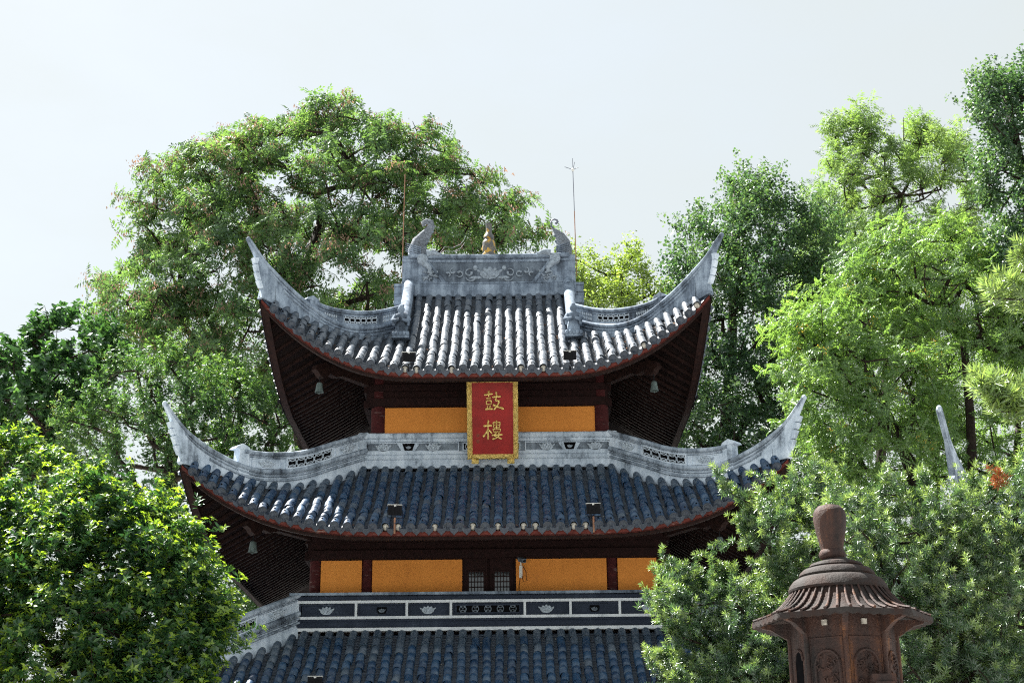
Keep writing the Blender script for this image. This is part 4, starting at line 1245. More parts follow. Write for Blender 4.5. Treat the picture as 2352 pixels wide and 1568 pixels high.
# ------------------------------------------------------------------ things on the tower
def floodlight(label, x, r, zc, yaw, stand=0.30, group='floodlights on the tower eaves', lean=-0.25):
    t = thing('floodlight', label, 'floodlight', (XC + x, YC - r, zc + EYE), yaw, group)
    tilt = Matrix.Rotation(lean, 4, 'X')
    b = MB(); b.box((0, 0, 0), (0.26, 0.045, 0.19)); b.xform(tilt); b.build('housing', M['black'], t)
    b = MB()
    b.box((0, 0, 0.101), (0.275, 0.065, 0.010))
    b.xform(tilt); b.build('rim', M['steel'], t)
    b = MB(); b.box((0, -0.028, 0.078), (0.04, 0.012, 0.024)); b.xform(tilt); b.build('label_plate', M['steel'], t)
    for k in range(5):
        b = MB(); b.box((-0.10 + 0.05 * k, -0.030, -0.02), (0.008, 0.016, 0.15)); b.xform(tilt); b.build('cooling_fin', M['black'], t)
    b = MB(); b.tube([(-0.142, 0, 0), (-0.142, 0.02, -0.14), (0.142, 0.02, -0.14), (0.142, 0, 0)], 0.009, 6); b.build('bracket', M['black'], t)
    b = MB(); b.tube([(0, 0.02, -0.14), (0, 0.02, -0.14 - stand)], 0.018, 8); b.build('stem', M['rust_rod'] if stand > 0.25 else M['black'], t)
    return t
floodlight('black floodlight below the left statue on the top roof edge', -1.55, RU.E(1.55) + 0.06, 9.70, 0.1, 0.16)
floodlight('black floodlight below the right statue on the top roof edge', 1.69, RU.E(1.69) + 0.06, 9.70, -0.1, 0.16)
floodlight('black floodlight on the middle roof edge, left of the red plaque', -1.69, RM.E(1.69) + 0.06, 6.32, 0.15, 0.30)
floodlight('black floodlight on the middle roof edge, right of the red plaque', 2.02, RM.E(2.0) + 0.06, 6.31, -0.05, 0.30)
floodlight('black floodlight low on the bottom roof, cut by the frame at left', -3.03, 5.98, 3.13, 0.05, 0.2)
floodlight('black floodlight on the bottom roof beside the evergreen twigs at right', 3.16, 5.98, 3.10, -0.05, 0.2)
floodlight('floodlight seen edge on at the right end of the top eave', 4.46, 1.9, 9.60, 1.9, 0.16, lean=-0.5)
floodlight('floodlight seen edge on at the left end of the top eave', -4.46, 1.9, 9.60, -1.9, 0.16, lean=-0.5)

def bell(label, sx, r, zc, s=1.0):
    t = thing('wind_bell', label, 'bell', (XC + sx * r, YC - r, zc + EYE), 0.3, 'wind bells under the eave corners')
    b = MB(); b.lathe([(0.02, 0.0), (0.05, -0.012), (0.062, -0.04), (0.068, -0.10), (0.078, -0.17), (0.092, -0.215), (0.082, -0.215), (0.07, -0.17), (0.05, -0.05)], (0, 0, 0), 16, 0, lambda a, i: 1 + (0.05 * math.cos(8 * a) if 3 <= i <= 6 else 0))
    v = b.v
    autosmooth(b.build('bell_body', M['bell'], t), 45)
    b = MB(); b.tube([(0, 0, -0.01), (0, 0, 0.16)], 0.008, 6)
    for k in range(3): b.blob((0, 0, 0.03 + 0.05 * k), (0.016, 0.010, 0.024), 0, 6, 2)
    b.build('chain', M['black'], t)
    b = MB(); b.tube([(0, 0, -0.05), (0, 0, -0.225)], 0.006, 5); b.blob((0, 0, -0.235), (0.022, 0.022, 0.018), 0, 6, 2); b.build('clapper', M['bell'], t)
bell('greenish bell hanging under the left corner of the top eave', -1, 3.46, 9.50)
bell('grey bell hanging under the right corner of the top eave', 1, 3.46, 9.46)
bell('grey bell hanging under the left corner of the middle eave', -1, 4.50, 5.98)
bell('bell under the right corner of the middle eave, beside evergreen twigs', 1, 4.50, 5.98)

t = thing('security_camera', 'security camera with white box and dangling cable beside the lattice door', 'camera', (XC + 0.66, YC - 3.62, 5.72 + EYE))
b = MB(); b.box((0.0, -0.05, 0.02), (0.075, 0.2, 0.07)); b.box((0.0, -0.05, 0.062), (0.09, 0.23, 0.012)); b.xform(Matrix.Rotation(0.4, 4, 'X') @ Matrix.Rotation(0.5, 4, 'Z')); b.build('camera_body', M['recess'], t)
b = MB(); b.lathe([(0.026, 0), (0.026, 0.01)], (0, 0, 0), 12); b.xform(Matrix.Rotation(0.4, 4, 'X') @ Matrix.Rotation(0.5, 4, 'Z') @ Matrix.Translation((0, -0.152, 0.02)) @ Matrix.Rotation(PI / 2, 4, 'X')); b.build('lens', M['black'], t)
b = MB(); b.tube([(0, 0.0, 0.0), (0.0, 0.0, -0.08), (0, 0.05, -0.10)], 0.016, 8); b.build('mount', M['steel'], t)
b = MB(); b.box((0.0, 0.03, -0.22), (0.062, 0.055, 0.24)); b.build('junction_box', M['steel'], t)
b = MB(); b.tube([(0.02, 0.0, -0.30), (0.05, -0.01, -0.42), (0.12, -0.01, -0.40), (0.10, -0.01, -0.22), (0.04, 0.0, -0.10)], 0.007, 5); b.tube([(-0.01, 0.0, -0.33), (-0.035, 0.03, -0.5), (-0.05, 0.04, -0.85)], 0.007, 5); b.build('cable', M['black'], t)

def rod(label, x, z0, z1, lean, mk, prongs):
    t = thing('lightning_rod', label, 'lightning rod', (XC + x, YC, z0 + EYE), 0, 'lightning rods on the main ridge')
    b = MB(); zm = (z1 - z0) * 0.52
    b.tube([(0, 0, -0.5), (lean * zm, 0, zm)], 0.011, 8); b.build('lower_pole', M['rust_rod'], t)
    b = MB(); b.tube([(lean * zm, 0, zm), (lean * (z1 - z0), 0, z1 - z0)], 0.009, 8); b.build('upper_pole', M[mk], t)
    if prongs:
        top = Vector((lean * (z1 - z0), 0, z1 - z0))
        b = MB(); b.lathe([(0.02, -0.05), (0.035, -0.02), (0.035, 0.01), (0.02, 0.03)], tuple(top), 10); b.build('collar', M['steel'], t)
        for d in ((0, 0, 0.30), (0.05, 0.02, 0.21), (-0.20, -0.03, 0.06), (0.14, -0.03, 0.045), (0.02, 0.16, 0.05)):
            b = MB(); b.tube([top, top + Vector(d)], 0.007, 5); b.build('prong', M[mk], t)
rod('tall thin lightning rod with pronged tip against the open sky', 2.07, 13.65, 15.93, -0.012, 'rod', True)
rod('rusty thin lightning rod in front of the large tree crown', -2.05, 13.65, 15.85, 0.015, 'rust_rod', False)

# ------------------------------------------------------------------ neighbouring hall: only its corner shows
hall = thing('temple_hall', 'grey tiled corner of another temple hall among the evergreens', 'temple hall', (9.95 + 5.6, 33.2 + 5.6, 0))
RH = Roof(5.5, 0.25, 6.30, 9.2, 1.2, 1.0, 1.5, 3.0, 0.22)
def hall_roof():
    V, F, K = [], [], []
    ns, nt = 30, 6
    for q in range(4):
        for lay, dz in ((0, 0.0), (1, -0.13)):
            o = len(V)
            for i in range(ns + 1):
                x = -RH.Ec + 2 * RH.Ec * i / ns; re = RH.E(x); top = max(RH.rt, abs(x))
                for j in range(nt + 1):
                    r = re + (min(top, re) - re) * j / nt
                    V.append(tuple(ROTS[q] @ Vector((x, -r, RH.z(x, r) + dz))))
            for i in range(ns):
                for j in range(nt):
                    a = o + i * (nt + 1) + j; F.append((a, a + nt + 1, a + nt + 2, a + 1)); K.append(lay)
    me = bpy.data.meshes.new('roof'); me.from_pydata(V, [], F); me.materials.append(M['pan']); me.materials.append(M['soffit']); me.polygons.foreach_set('material_index', K); me.update()
    root = link('roof', me, hall)
    cme = cover_mesh(0.27).mesh('cover_tile', [M['tile']], True, False); eme = end_mesh(0.27, 0.10).mesh('end_tile', [M['tile'], M['hole'], M['mortar'], M['tile_end']], False, False); dme = drip_mesh().mesh('drip_tile', [M['tile']], False, False)
    for q in (0, 3):
        rows = [-5.45 + 0.215 * i for i in range(12)] if q == 0 else [5.45 - 0.215 * i for i in range(12)]
        for x in rows:
            re = RH.E(x) + 0.02; top = abs(x) + 0.07; n = max(1, round((re - top) * 1.2 / 0.27)); dr = min(0.23, max(0.2, (re - top) / n))
            for j in range(n):
                m = ROTS[q] @ frame_at(RH, x, re - dr * j, re - dr * j - dr, 0.012)
                link('end_tile' if j == 0 else 'cover_tile', eme if j == 0 else cme, root, m)
            link('drip_tile', dme, root, ROTS[q] @ frame_at(RH, x + 0.107, RH.E(x + 0.107) + 0.015, RH.E(x + 0.107) - 0.1, 0.012))
    for (sx, bk) in ((-1, 0),):
        b = MB()
        def P(r, z, n): return Vector((sx * r - sx * n * 0.7071, -r - n * 0.7071, z + EYE))
        L1 = interp([(2.0, 9.4), (3.5, 8.55), (4.6, 7.95), (5.2, 8.05), (5.6, 8.45), (5.8, 8.85), (5.95, 9.3), (6.0, 9.62)])
        us = [1.2 + (RH.Ec - 1.25) * i / 20 for i in range(21)]
        low = [(u, RH.hip(u) - EYE - 0.06) for u in us] + [(5.78, 7.6), (5.74, 7.8), (5.86, 8.02), (5.80, 8.12), (5.83, 8.5), (5.89, 8.9), (5.94, 9.2), (6.02, 9.6)]
        tops = [(1.2 + (6.0 - 1.2) * i / (len(low) - 1)) for i in range(len(low))]
        vs, fs = [], []
        for (a, c), d in zip(low, tops):
            w = 0.08 if d < 5.5 else 0.045
            vs += [P(a, c, w), P(a, c, -w), P(d, L1(d), -w), P(d, L1(d), w)]
        for i in range(len(low) - 1):
            for j in range(4): fs.append((i * 4 + j, i * 4 + (j + 1) % 4, i * 4 + 4 + (j + 1) % 4, i * 4 + 4 + j))
        fs.append((0, 3, 2, 1)); e = (len(low) - 1) * 4; fs.append((e, e + 1, e + 2, e + 3))
        b.add(vs, fs); hr = b.build('hip_ridge', M['plaster_cope'], hall)
        b = MB(); us = [1.2 + 4.8 * i / 30 for i in range(31)]
        b.sweep(lambda u, v, o: P(u, L1(u) + v, o * (1 if u < 5.5 else 0.65)), us, [(-0.06, 0.10), (-0.01, 0.13), (0.03, 0.06), (0.03, -0.06), (-0.01, -0.13), (-0.06, -0.10)])
        autosmooth(b.build('coping', M['plaster_cope'], hr), 50)
        b = MB(); b.blob(P(5.99, 9.60, 0), (0.07, 0.07, 0.09)); autosmooth(b.build('tip', M['plaster'], hr))
hall_roof()
b = MB(); b.box((0, 0, 3.5), (7.4, 7.4, 7.0)); b.build('wall', M['wood'], hall)

# ------------------------------------------------------------------ incense burner
BX, BY = 2.90, 13.6
burner = thing('incense_burner', 'rusty iron incense burner with tiled pagoda cap and tall bud finial', 'incense burner', (BX, BY, 0))
def octo(t, ph=rad(81)):
    a = (t - ph) % (PI / 4) - PI / 8
    return math.cos(PI / 8) / math.cos(a)
ZB = EYE
b = MB(); b.lathe([(0.10, 2.585), (0.118, 2.60), (0.122, 2.63), (0.112, 2.655), (0.100, 2.668), (0.104, 2.69), (0.115, 2.75), (0.132, 2.83), (0.144, 2.91), (0.149, 2.965), (0.143, 3.01), (0.125, 3.04), (0.118, 3.045), (0.10, 3.065), (0.05, 3.08), (0.01, 3.085)], (-0.035, 0, ZB), 32, 0,
          lambda t, i: 1 + (0.03 * abs(math.sin(5 * t)) if i in (11, 12, 13) else 0))
autosmooth(b.build('bud_finial', M['rust'], burner), 50)
b = MB(); b.lathe([(0.41, 2.275), (0.435, 2.285), (0.44, 2.305), (0.425, 2.345), (0.392, 2.385), (0.352, 2.408), (0.322, 2.410), (0.338, 2.432), (0.328, 2.458), (0.296, 2.486), (0.255, 2.498), (0.228, 2.499), (0.243, 2.515), (0.228, 2.538), (0.175, 2.556), (0.135, 2.558), (0.12, 2.575), (0.09, 2.60)], (-0.01, 0, ZB), 48)
autosmooth(b.build('dome_cap', M['iron'], burner), 30)
RPROF = interp([(0.40, 2.30), (0.475, 2.205), (0.56, 2.125), (0.66, 2.07), (0.79, 2.035)])
def rz(t, k):           # roof radius at fraction k of the slope, in direction t
    return (0.40 + 0.39 * k) * (1 + (octo(t) - 1) * k * 1.0)
def zofk(k): return RPROF(0.40 + 0.39 * k)
b = MB(); vs, fs = [], []; n, mrow = 112, 24
for i in range(mrow + 1):
    k = i / mrow
    for j in range(n):
        t = 2 * PI * j / n
        rr = rz(t, k)
        step = 0.008 * ((i * 0.5) % 1.0)
        vs.append((rr * math.cos(t), rr * math.sin(t), ZB + zofk(k) + step + 0.012 * (1 - octo(t)) * -6 * k))
for i in range(mrow):
    for j in range(n):
        fs.append((i * n + j, i * n + (j + 1) % n, (i + 1) * n + (j + 1) % n, (i + 1) * n + j))
b.add(vs, fs)
# scalloped hanging edge
o = len(b.v); vs, fs = [], []
for j in range(n * 2):
    t = 2 * PI * j / (n * 2); rr = rz(t, 1.0)
    zz = ZB + zofk(1.0) + 0.012 * (octo(t) - 1) * 6
    dd = 0.028 + 0.022 * abs(math.sin(t * 24 + 0.4))
    vs += [(rr * math.cos(t), rr * math.sin(t), zz + 0.006), (rr * 1.004 * math.cos(t), rr * 1.004 * math.sin(t), zz - dd), (rr * 0.97 * math.cos(t), rr * 0.97 * math.sin(t), zz - dd), (rr * 0.93 * math.cos(t), rr * 0.93 * math.sin(t), zz - 0.035), (0.5 * math.cos(t), 0.5 * math.sin(t), ZB + 2.06)]
N2 = n * 2
for j in range(N2):
    j2 = (j + 1) % N2
    for q in range(4): fs.append((j * 5 + q, j * 5 + q + 1, j2 * 5 + q + 1, j2 * 5 + q))
b.add(vs, fs)
broof = b.build('tiled_cap', M['iron'], burner); autosmooth(broof, 40)
for j in range(44):
    t = 2 * PI * (j + 0.3) / 44
    b = MB(); pts = [((rz(t, k) + 0.004) * math.cos(t), (rz(t, k) + 0.004) * math.sin(t), ZB + zofk(k) + 0.014 + 0.072 * (octo(t) - 1) * k) for k in np.linspace(0, 1.0, 8)]
    b.tube(pts, [0.010, 0.010, 0.011, 0.011, 0.012, 0.013, 0.014, 0.014], 6); autosmooth(b.build('cap_rib', M['rust'], broof), 60)
b = MB(); n = 8
def octv(r, z, k): return (r * math.cos(rad(81 + 45 * k)), r * math.sin(rad(81 + 45 * k)), ZB + z)
vs, fs = [], []
RB = 0.462
lev = [(RB * 1.0, 2.04), (RB, 1.98), (RB, 0.2), (RB * 0.98, -0.2)]
for r, z in lev:
    for k in range(8): vs.append(octv(r, z, k))
for i in range(len(lev) - 1):
    for k in range(8): fs.append((i * 8 + k, i * 8 + (k + 1) % 8, (i + 1) * 8 + (k + 1) % 8, (i + 1) * 8 + k))
b.add(vs, fs); bbody = b.build('burner_body', M['rust'], burner)
for k in range(8):
    a, c = Vector(octv(RB, 0, k)), Vector(octv(RB, 0, k + 1))
    mid = (a + c) / 2; nrm = Vector((mid.x, mid.y, 0)).normalized(); tan = (c - a).normalized(); hw = (c - a).length / 2
    def F(u, z, o): return Vector((mid.x, mid.y, 0)) + tan * u + nrm * o + Vector((0, 0, ZB + z))
    b = MB(); b.tube([Vector(octv(RB, 1.985, k)), Vector(octv(RB, -0.2, k))], 0.024, 8); autosmooth(b.build('corner_pilaster', M['rust'], bbody), 60)
    # face 171..216 deg (the left one) has the arched fire opening
    ang = math.degrees(math.atan2(nrm.y, nrm.x)) % 360
    left = 185 < ang < 215
    if left:
        arch = [(-0.07, 0.2), (0.07, 0.2), (0.07, 1.66), (0.05, 1.73), (0, 1.76), (-0.05, 1.73), (-0.07, 1.66)]
        b = MB(); b.plate(arch, F, -0.05, 0.004); b.build('fire_opening', M['hole'], bbody)
        b = MB()
        for q in range(2, len(arch)):
            p, q2 = arch[q], arch[(q + 1) % len(arch)]
            b.tube([F(p[0] * 1.2, p[1] + 0.01, 0.002), F(q2[0] * 1.2, q2[1] + 0.01, 0.002)], 0.014, 6)
        b.build('arch_rim', M['rust'], bbody)
    else:
        b = MB()
        ar = [(-0.11, 1.2)] + [(0.11 * -math.cos(PI * i / 10), 1.60 + 0.13 * math.sin(PI * i / 10)) for i in range(11)] + [(0.11, 1.2)]
        b.tube([F(x, z, 0.004) for x, z in ar], 0.015, 6)
        b.tube([F(-hw + 0.03, 1.84, 0.002), F(hw - 0.03, 1.84, 0.002)], 0.007, 5); b.tube([F(-hw + 0.03, 0.4, 0.002), F(-hw + 0.03, 1.84, 0.002)], 0.006, 5); b.tube([F(hw - 0.03, 0.4, 0.002), F(hw - 0.03, 1.84, 0.002)], 0.006, 5)
        rr_ = random.Random(k)
        for i in range(22):
            x, z = rr_.uniform(-0.085, 0.085), rr_.uniform(1.42, 1.68); a2 = rr_.uniform(0, 6.3)
            b.tube([F(x, z, 0.0), F(x + 0.03 * math.cos(a2), z + 0.03 * math.sin(a2), 0.014), F(x + 0.045 * math.cos(a2 + 0.8), z + 0.045 * math.sin(a2 + 0.8), 0.0)], 0.010, 5)
        for i in range(9):
            for j in range(3):
                if rr_.random() < 0.8: b.box(F(-0.07 + 0.07 * j, 1.36 - 0.075 * i, 0.0), (0.03, 0.03, 0.045), 0, Matrix.Rotation(math.atan2(nrm.y, nrm.x), 3, 'Z'))
        b.build('panel_relief', M['rust'], bbody)
        b = MB(); b.plate([(-0.022, 1.945), (0.022, 1.945), (0.025, 1.99), (-0.025, 1.99)], F, 0.0, 0.02); b.build('lug', M['steel'] if False else M['mortar'], bbody)
    # bracket under each corner of the cap
    d = Vector((math.cos(rad(81 + 45 * k)), math.sin(rad(81 + 45 * k)), 0)); s = Vector((-d.y, d.x, 0))
    b = MB(); b.plate([(RB - 0.02, 2.02), (0.72, 2.02), (0.70, 1.985), (0.62, 1.965), (0.55, 1.92), (0.50, 1.885), (RB - 0.02, 1.88)], lambda x, z, o: d * x + s * o + Vector((0, 0, ZB + z)), -0.025, 0.025); b.build('bracket', M['rust'], burner)
b = MB(); b.box((0.20, -0.50, ZB + 1.47), (0.20, 0.16, 0.07)); b.box((0.20, -0.55, ZB + 1.36), (0.16, 0.10, 0.16)); b.build('handle_block', M['rust'], burner)
b = MB(); b.lathe([(0.75, 0.0), (0.75, 0.25), (0.62, 0.35), (0.50, 0.6), (0.46, 1.0), (0.55, 1.2), (0.55, 1.42)], (0, 0, 0), 8, 0); b.build('pedestal', M['rust'], burner)

# ------------------------------------------------------------------ trees
def leaf_shape(L, w, fold=0.18, droop=0.15):
    """one leaf along +X: 5 points, 4 triangles, a raised margin and a drooping tip"""
    V = [(0, 0, 0), (0.45 * L, w / 2, fold * w), (0.48 * L, 0, 0), (0.45 * L, -w / 2, fold * w), (L, 0, -droop * L)]
    return np.array(V), np.array([(0, 2, 1), (0, 3, 2), (1, 2, 4), (2, 3, 4)])
def leaf_small(L, w):
    V = [(0, 0, 0), (0.45 * L, w / 2, 0.06 * L), (L, 0, -0.06 * L), (0.45 * L, -w / 2, 0.06 * L)]
    return np.array(V), np.array([(0, 2, 1), (0, 3, 2)])
def fan_leaf(L, w):
    V = [(0, 0, 0), (0.75 * L, w / 2, 0.05 * L), (L, 0, -0.05 * L), (0.75 * L, -w / 2, 0.05 * L)]
    return np.array(V), np.array([(0, 2, 1), (0, 3, 2)])
def rot_xyz(a, b, c):
    return np.array((Matrix.Rotation(c, 3, 'Z') @ Matrix.Rotation(b, 3, 'Y') @ Matrix.Rotation(a, 3, 'X')))
def merge(parts):
    V, F, o = [], [], 0
    for v, f in parts:
        V.append(v); F.append(f + o); o += len(v)
    return np.concatenate(V), np.concatenate(F)
def t_rosette(r, n, L, w, stem=0.06, small=False):
    parts = []
    for i in range(n):
        lv, lf = (leaf_small if small else leaf_shape)(L * r.uniform(0.75, 1.15), w * r.uniform(0.85, 1.15))
        el = r.uniform(-0.1, 0.75); az = i * 2.4 + r.uniform(-0.4, 0.4)
        m = rot_xyz(r.uniform(-0.5, 0.5), -el, az)
        parts.append((lv @ m.T + np.array([0, 0, r.uniform(-stem, stem * 0.3)]), lf))
    return merge(parts)
def t_pinnate(r, pairs, L, ll, lw, arch=0.5):
    """compound leaf: leaflets in pairs along an arching rachis, axis +Z outward"""
    parts = []
    yaw0 = r.uniform(-0.3, 0.3)
    for i in range(pairs + 1):
        t = (i + 0.6) / (pairs + 0.6)
        x = L * t * math.cos(arch * t); z = L * t * 0.25 - arch * L * t * t * 0.55
        p = np.array([x, 0, z])
        for sd in ((-1, 1) if i < pairs else (0,)):
            lv, lf = leaf_small(ll * r.uniform(0.85, 1.1) * (1.0 - 0.3 * abs(t - 0.5)), lw)
            m = rot_xyz(r.uniform(-0.35, 0.35), 0.25 + r.uniform(-0.1, 0.3), sd * r.uniform(1.0, 1.3))
            parts.append((lv @ m.T + p, lf))
    v, f = merge(parts)
    # lay the rachis around the axis: several leaves from one node
    return v, f
def t_spray(r, n, rad_, L, w, fan=False):
    parts = []
    for i in range(n):
        lv, lf = (fan_leaf if fan else leaf_small)(L * r.uniform(0.7, 1.15), w * r.uniform(0.8, 1.15))
        m = rot_xyz(r.uniform(-1.0, 1.0), r.uniform(-0.9, 0.9), r.uniform(0, 6.28))
        p = np.array([r.gauss(0, rad_), r.gauss(0, rad_), r.gauss(0, rad_ * 0.8)])
        parts.append((lv @ m.T + p, lf))
    return merge(parts)
def t_needles(r, n, L, w, stem):
    parts = []
    for i in range(n):
        t = i / n
        lv, lf = leaf_small(L * r.uniform(0.75, 1.1) * (1.0 - 0.25 * t), w)
        m = rot_xyz(r.uniform(-0.5, 0.5), -(0.25 + 0.95 * t) + r.uniform(-0.15, 0.15), i * 2.4)
        parts.append((lv @ m.T + np.array([0, 0, stem * t]), lf))
    return merge(parts)
def t_bunch(r, n, rad_, L):
    parts = []
    for i in range(n):
        lv, lf = leaf_small(L, L * 0.4)
        m = rot_xyz(r.uniform(-1, 1), r.uniform(0.4, 1.6), r.uniform(0, 6.28))
        parts.append((lv @ m.T + np.array([r.gauss(0, rad_), r.gauss(0, rad_), -abs(r.gauss(0, rad_ * 1.4))]), lf))
    return merge(parts)

def foliage(name, parent, mt, tpls, pos, axes, scale, g):
    """instances of small leaf clusters written out as one mesh"""
    pos = np.asarray(pos); N = len(pos)
    if N == 0: return None
    axes = axes / np.linalg.norm(axes, axis=1, keepdims=True)
    ref = g.normal(size=(N, 3)); xx = np.cross(ref, axes); xx /= np.linalg.norm(xx, axis=1, keepdims=True)
    yy = np.cross(axes, xx)
    R3 = np.stack([xx, yy, axes], axis=2) * np.asarray(scale)[:, None, None]
    which = g.integers(0, len(tpls), N)
    V, F, o = [], [], 0
    for k, (tv, tf) in enumerate(tpls):
        I = np.nonzero(which == k)[0]
        if len(I) == 0: continue
        v = np.einsum('nij,mj->nmi', R3[I], tv) + pos[I][:, None, :]
        f = tf[None, :, :] + (np.arange(len(I)) * len(tv))[:, None, None] + o
        V.append(v.reshape(-1, 3)); F.append(f.reshape(-1, 3)); o += len(I) * len(tv)
    return link(name, np_mesh(name, np.concatenate(V), np.concatenate(F), mt), parent)

def inside(poly, x, y):
    n = len(poly); c = False; j = n - 1
    for i in range(n):
        if ((poly[i][1] > y) != (poly[j][1] > y)) and (x < (poly[j][0] - poly[i][0]) * (y - poly[i][1]) / (poly[j][1] - poly[i][1]) + poly[i][0]): c = not c
        j = i
    return c
def edge_dist(poly, x, y):
    best = 1e9
    for i in range(len(poly)):
        (x0, y0), (x1, y1) = poly[i], poly[(i + 1) % len(poly)]
        dx, dy = x1 - x0, y1 - y0; t = max(0, min(1, ((x - x0) * dx + (y - y0) * dy) / (dx * dx + dy * dy)))
        best = min(best, math.hypot(x - x0 - t * dx, y - y0 - t * dy))
    return best
def crown_blobs(poly, Y, n, R, depth, seed, holes=(), flat=1.0):
    """clump centres through a rounded volume whose outline is the crown's; returns centres and radii"""
    r = random.Random(seed)
    px_m = Y * 1.03 / FPX
    xs = [p[0] for p in poly]; ys = [p[1] for p in poly]
    out = []; tries = 0
    while len(out) < n and tries < n * 400:
        tries += 1
        x, y = r.uniform(min(xs), max(xs)), r.uniform(min(ys), max(ys))
        if not inside(poly, x, y): continue
        if any(math.hypot(x - hx, y - hy) < hr for hx, hy, hr in holes): continue
        e = edge_dist(poly, x, y) * px_m
        rr = R * r.uniform(0.7, 1.25)
        if e < rr * 0.55:
            rr = max(R * 0.35, e * 1.3)
            if e < R * 0.25: continue
        dh = min(depth, math.sqrt(max(0.02, e * (2 * depth - min(e, depth)))))
        yo = r.uniform(-1, 1) * dh * flat
        if r.random() < 0.55: yo = -abs(yo)
        # keep the outline: scale the lateral place with distance
        p = at(x, y, Y + yo)
        if p[2] < 0.6: continue
        if any(np.linalg.norm(p - q[0]) < 0.55 * (rr + q[1]) * 0.8 for q in out) and r.random() < 0.85: continue
        out.append((p, rr))
    return out
def limbs(blobs, trunk, r_base, name, parent, mt, r_min=0.02, twigs=0, seed=1, up_bias=0.5):
    """trunk polyline plus branches that reach every clump (each joins the nearest wood below it)"""
    r = random.Random(seed)
    nodes = [np.array(p, dtype=float) for p in trunk]; par = [-1] + list(range(len(trunk) - 1))
    todo = sorted(range(len(blobs)), key=lambda i: min(np.linalg.norm(blobs[i][0] - nodes[k]) for k in range(len(trunk))))
    for i in todo:
        c = blobs[i][0]
        best, bk = 1e9, 0
        for k, q in enumerate(nodes):
            if k == 0 and len(trunk) > 1: continue
            d = np.linalg.norm(c - q) + up_bias * max(0.0, q[2] - c[2]) * 1.5
            if d < best: best, bk = d, k
        q = nodes[bk]
        L = np.linalg.norm(c - q)
        if L > 1.2:
            m = (c + q) / 2 + np.array([r.gauss(0, 0.08), r.gauss(0, 0.08), r.uniform(-0.10, 0.05)]) * L
            nodes.append(m); par.append(bk); bk = len(nodes) - 1
        nodes.append(c.copy()); par.append(bk)
    w = [0.0] * len(nodes)
    kids = {}
    for i in range(len(nodes) - 1, 0, -1): kids.setdefault(par[i], []).append(i)
    cnt = [0] * len(nodes)
    for i in range(len(nodes) - 1, -1, -1):
        cnt[i] += 1
        if par[i] >= 0: cnt[par[i]] += cnt[i]
    tot = max(cnt)
    rad_ = [max(r_min, r_base * (c / tot) ** 0.5) for c in cnt]
    for k in range(len(trunk)): rad_[k] = r_base * (1.0 - 0.45 * k / max(1, len(trunk) - 1))
    b = MB()
    b.tube([Vector(p) for p in trunk], [rad_[k] for k in range(len(trunk))], 9)
    for i in range(len(trunk), len(nodes)):
        p0, p1 = Vector(nodes[par[i]]), Vector(nodes[i])
        L = (p1 - p0).length
        mid = (p0 + p1) / 2 + Vector((r.gauss(0, 0.05), r.gauss(0, 0.05), r.gauss(0, 0.03))) * L
        r0 = min(rad_[par[i]], rad_[i] * 1.35)
        b.tube([p0, mid, p1], [r0, (r0 + rad_[i]) / 2, rad_[i] * 0.8], 6, 0, False)
    for i in range(len(trunk), len(nodes)):
        for t in range(twigs):
            p0 = Vector(nodes[i]); d = Vector((r.gauss(0, 1), r.gauss(0, 1), r.gauss(0.4, 0.8))).normalized() * r.uniform(0.4, 0.9)
            b.tube([p0, p0 + d * 0.5 + Vector((0, 0, -0.03)), p0 + d], [r_min * 0.9, r_min * 0.6, r_min * 0.3], 4, 0, False)
    o = b.build(name, mt, parent, True, False)
    return o
def sprays(blobs, m, n, g, length, drift=(0, 0, 0.3), fz=0.7, droop=0.0, out=0.6, spread=0.12):
    """leafy shoots that leave every clump and lean away from the middle of the crown; t runs 0..1 to the shoot's tip"""
    P, A, T = [], [], []
    mid = np.mean([c for c, r in blobs], axis=0); mid[2] -= 0.5
    for c, r in blobs:
        o_ = c - mid; o_ = o_ / (np.linalg.norm(o_) + 1e-6)
        for k in range(max(2, int(round(m * g.uniform(0.7, 1.3))))):
            d = g.normal(size=3) * np.array([1, 1, fz]) * 0.75 + np.array(drift) + o_ * out; d /= np.linalg.norm(d)
            L = length * g.uniform(0.55, 1.25)
            if g.random() < 0.07: L *= 1.35
            o = c + g.normal(0, spread, 3)
            for i in range(n):
                t = (i + 0.7) / n
                P.append(o + d * L * t + g.normal(0, spread * 0.45 * (1.2 - t), 3) + np.array([0, 0, -droop * L * t * t]))
                A.append(d + np.array([0, 0, 0.35]) + g.normal(0, 0.35, 3)); T.append(t)
    return np.array(P), np.array(A), np.array(T)
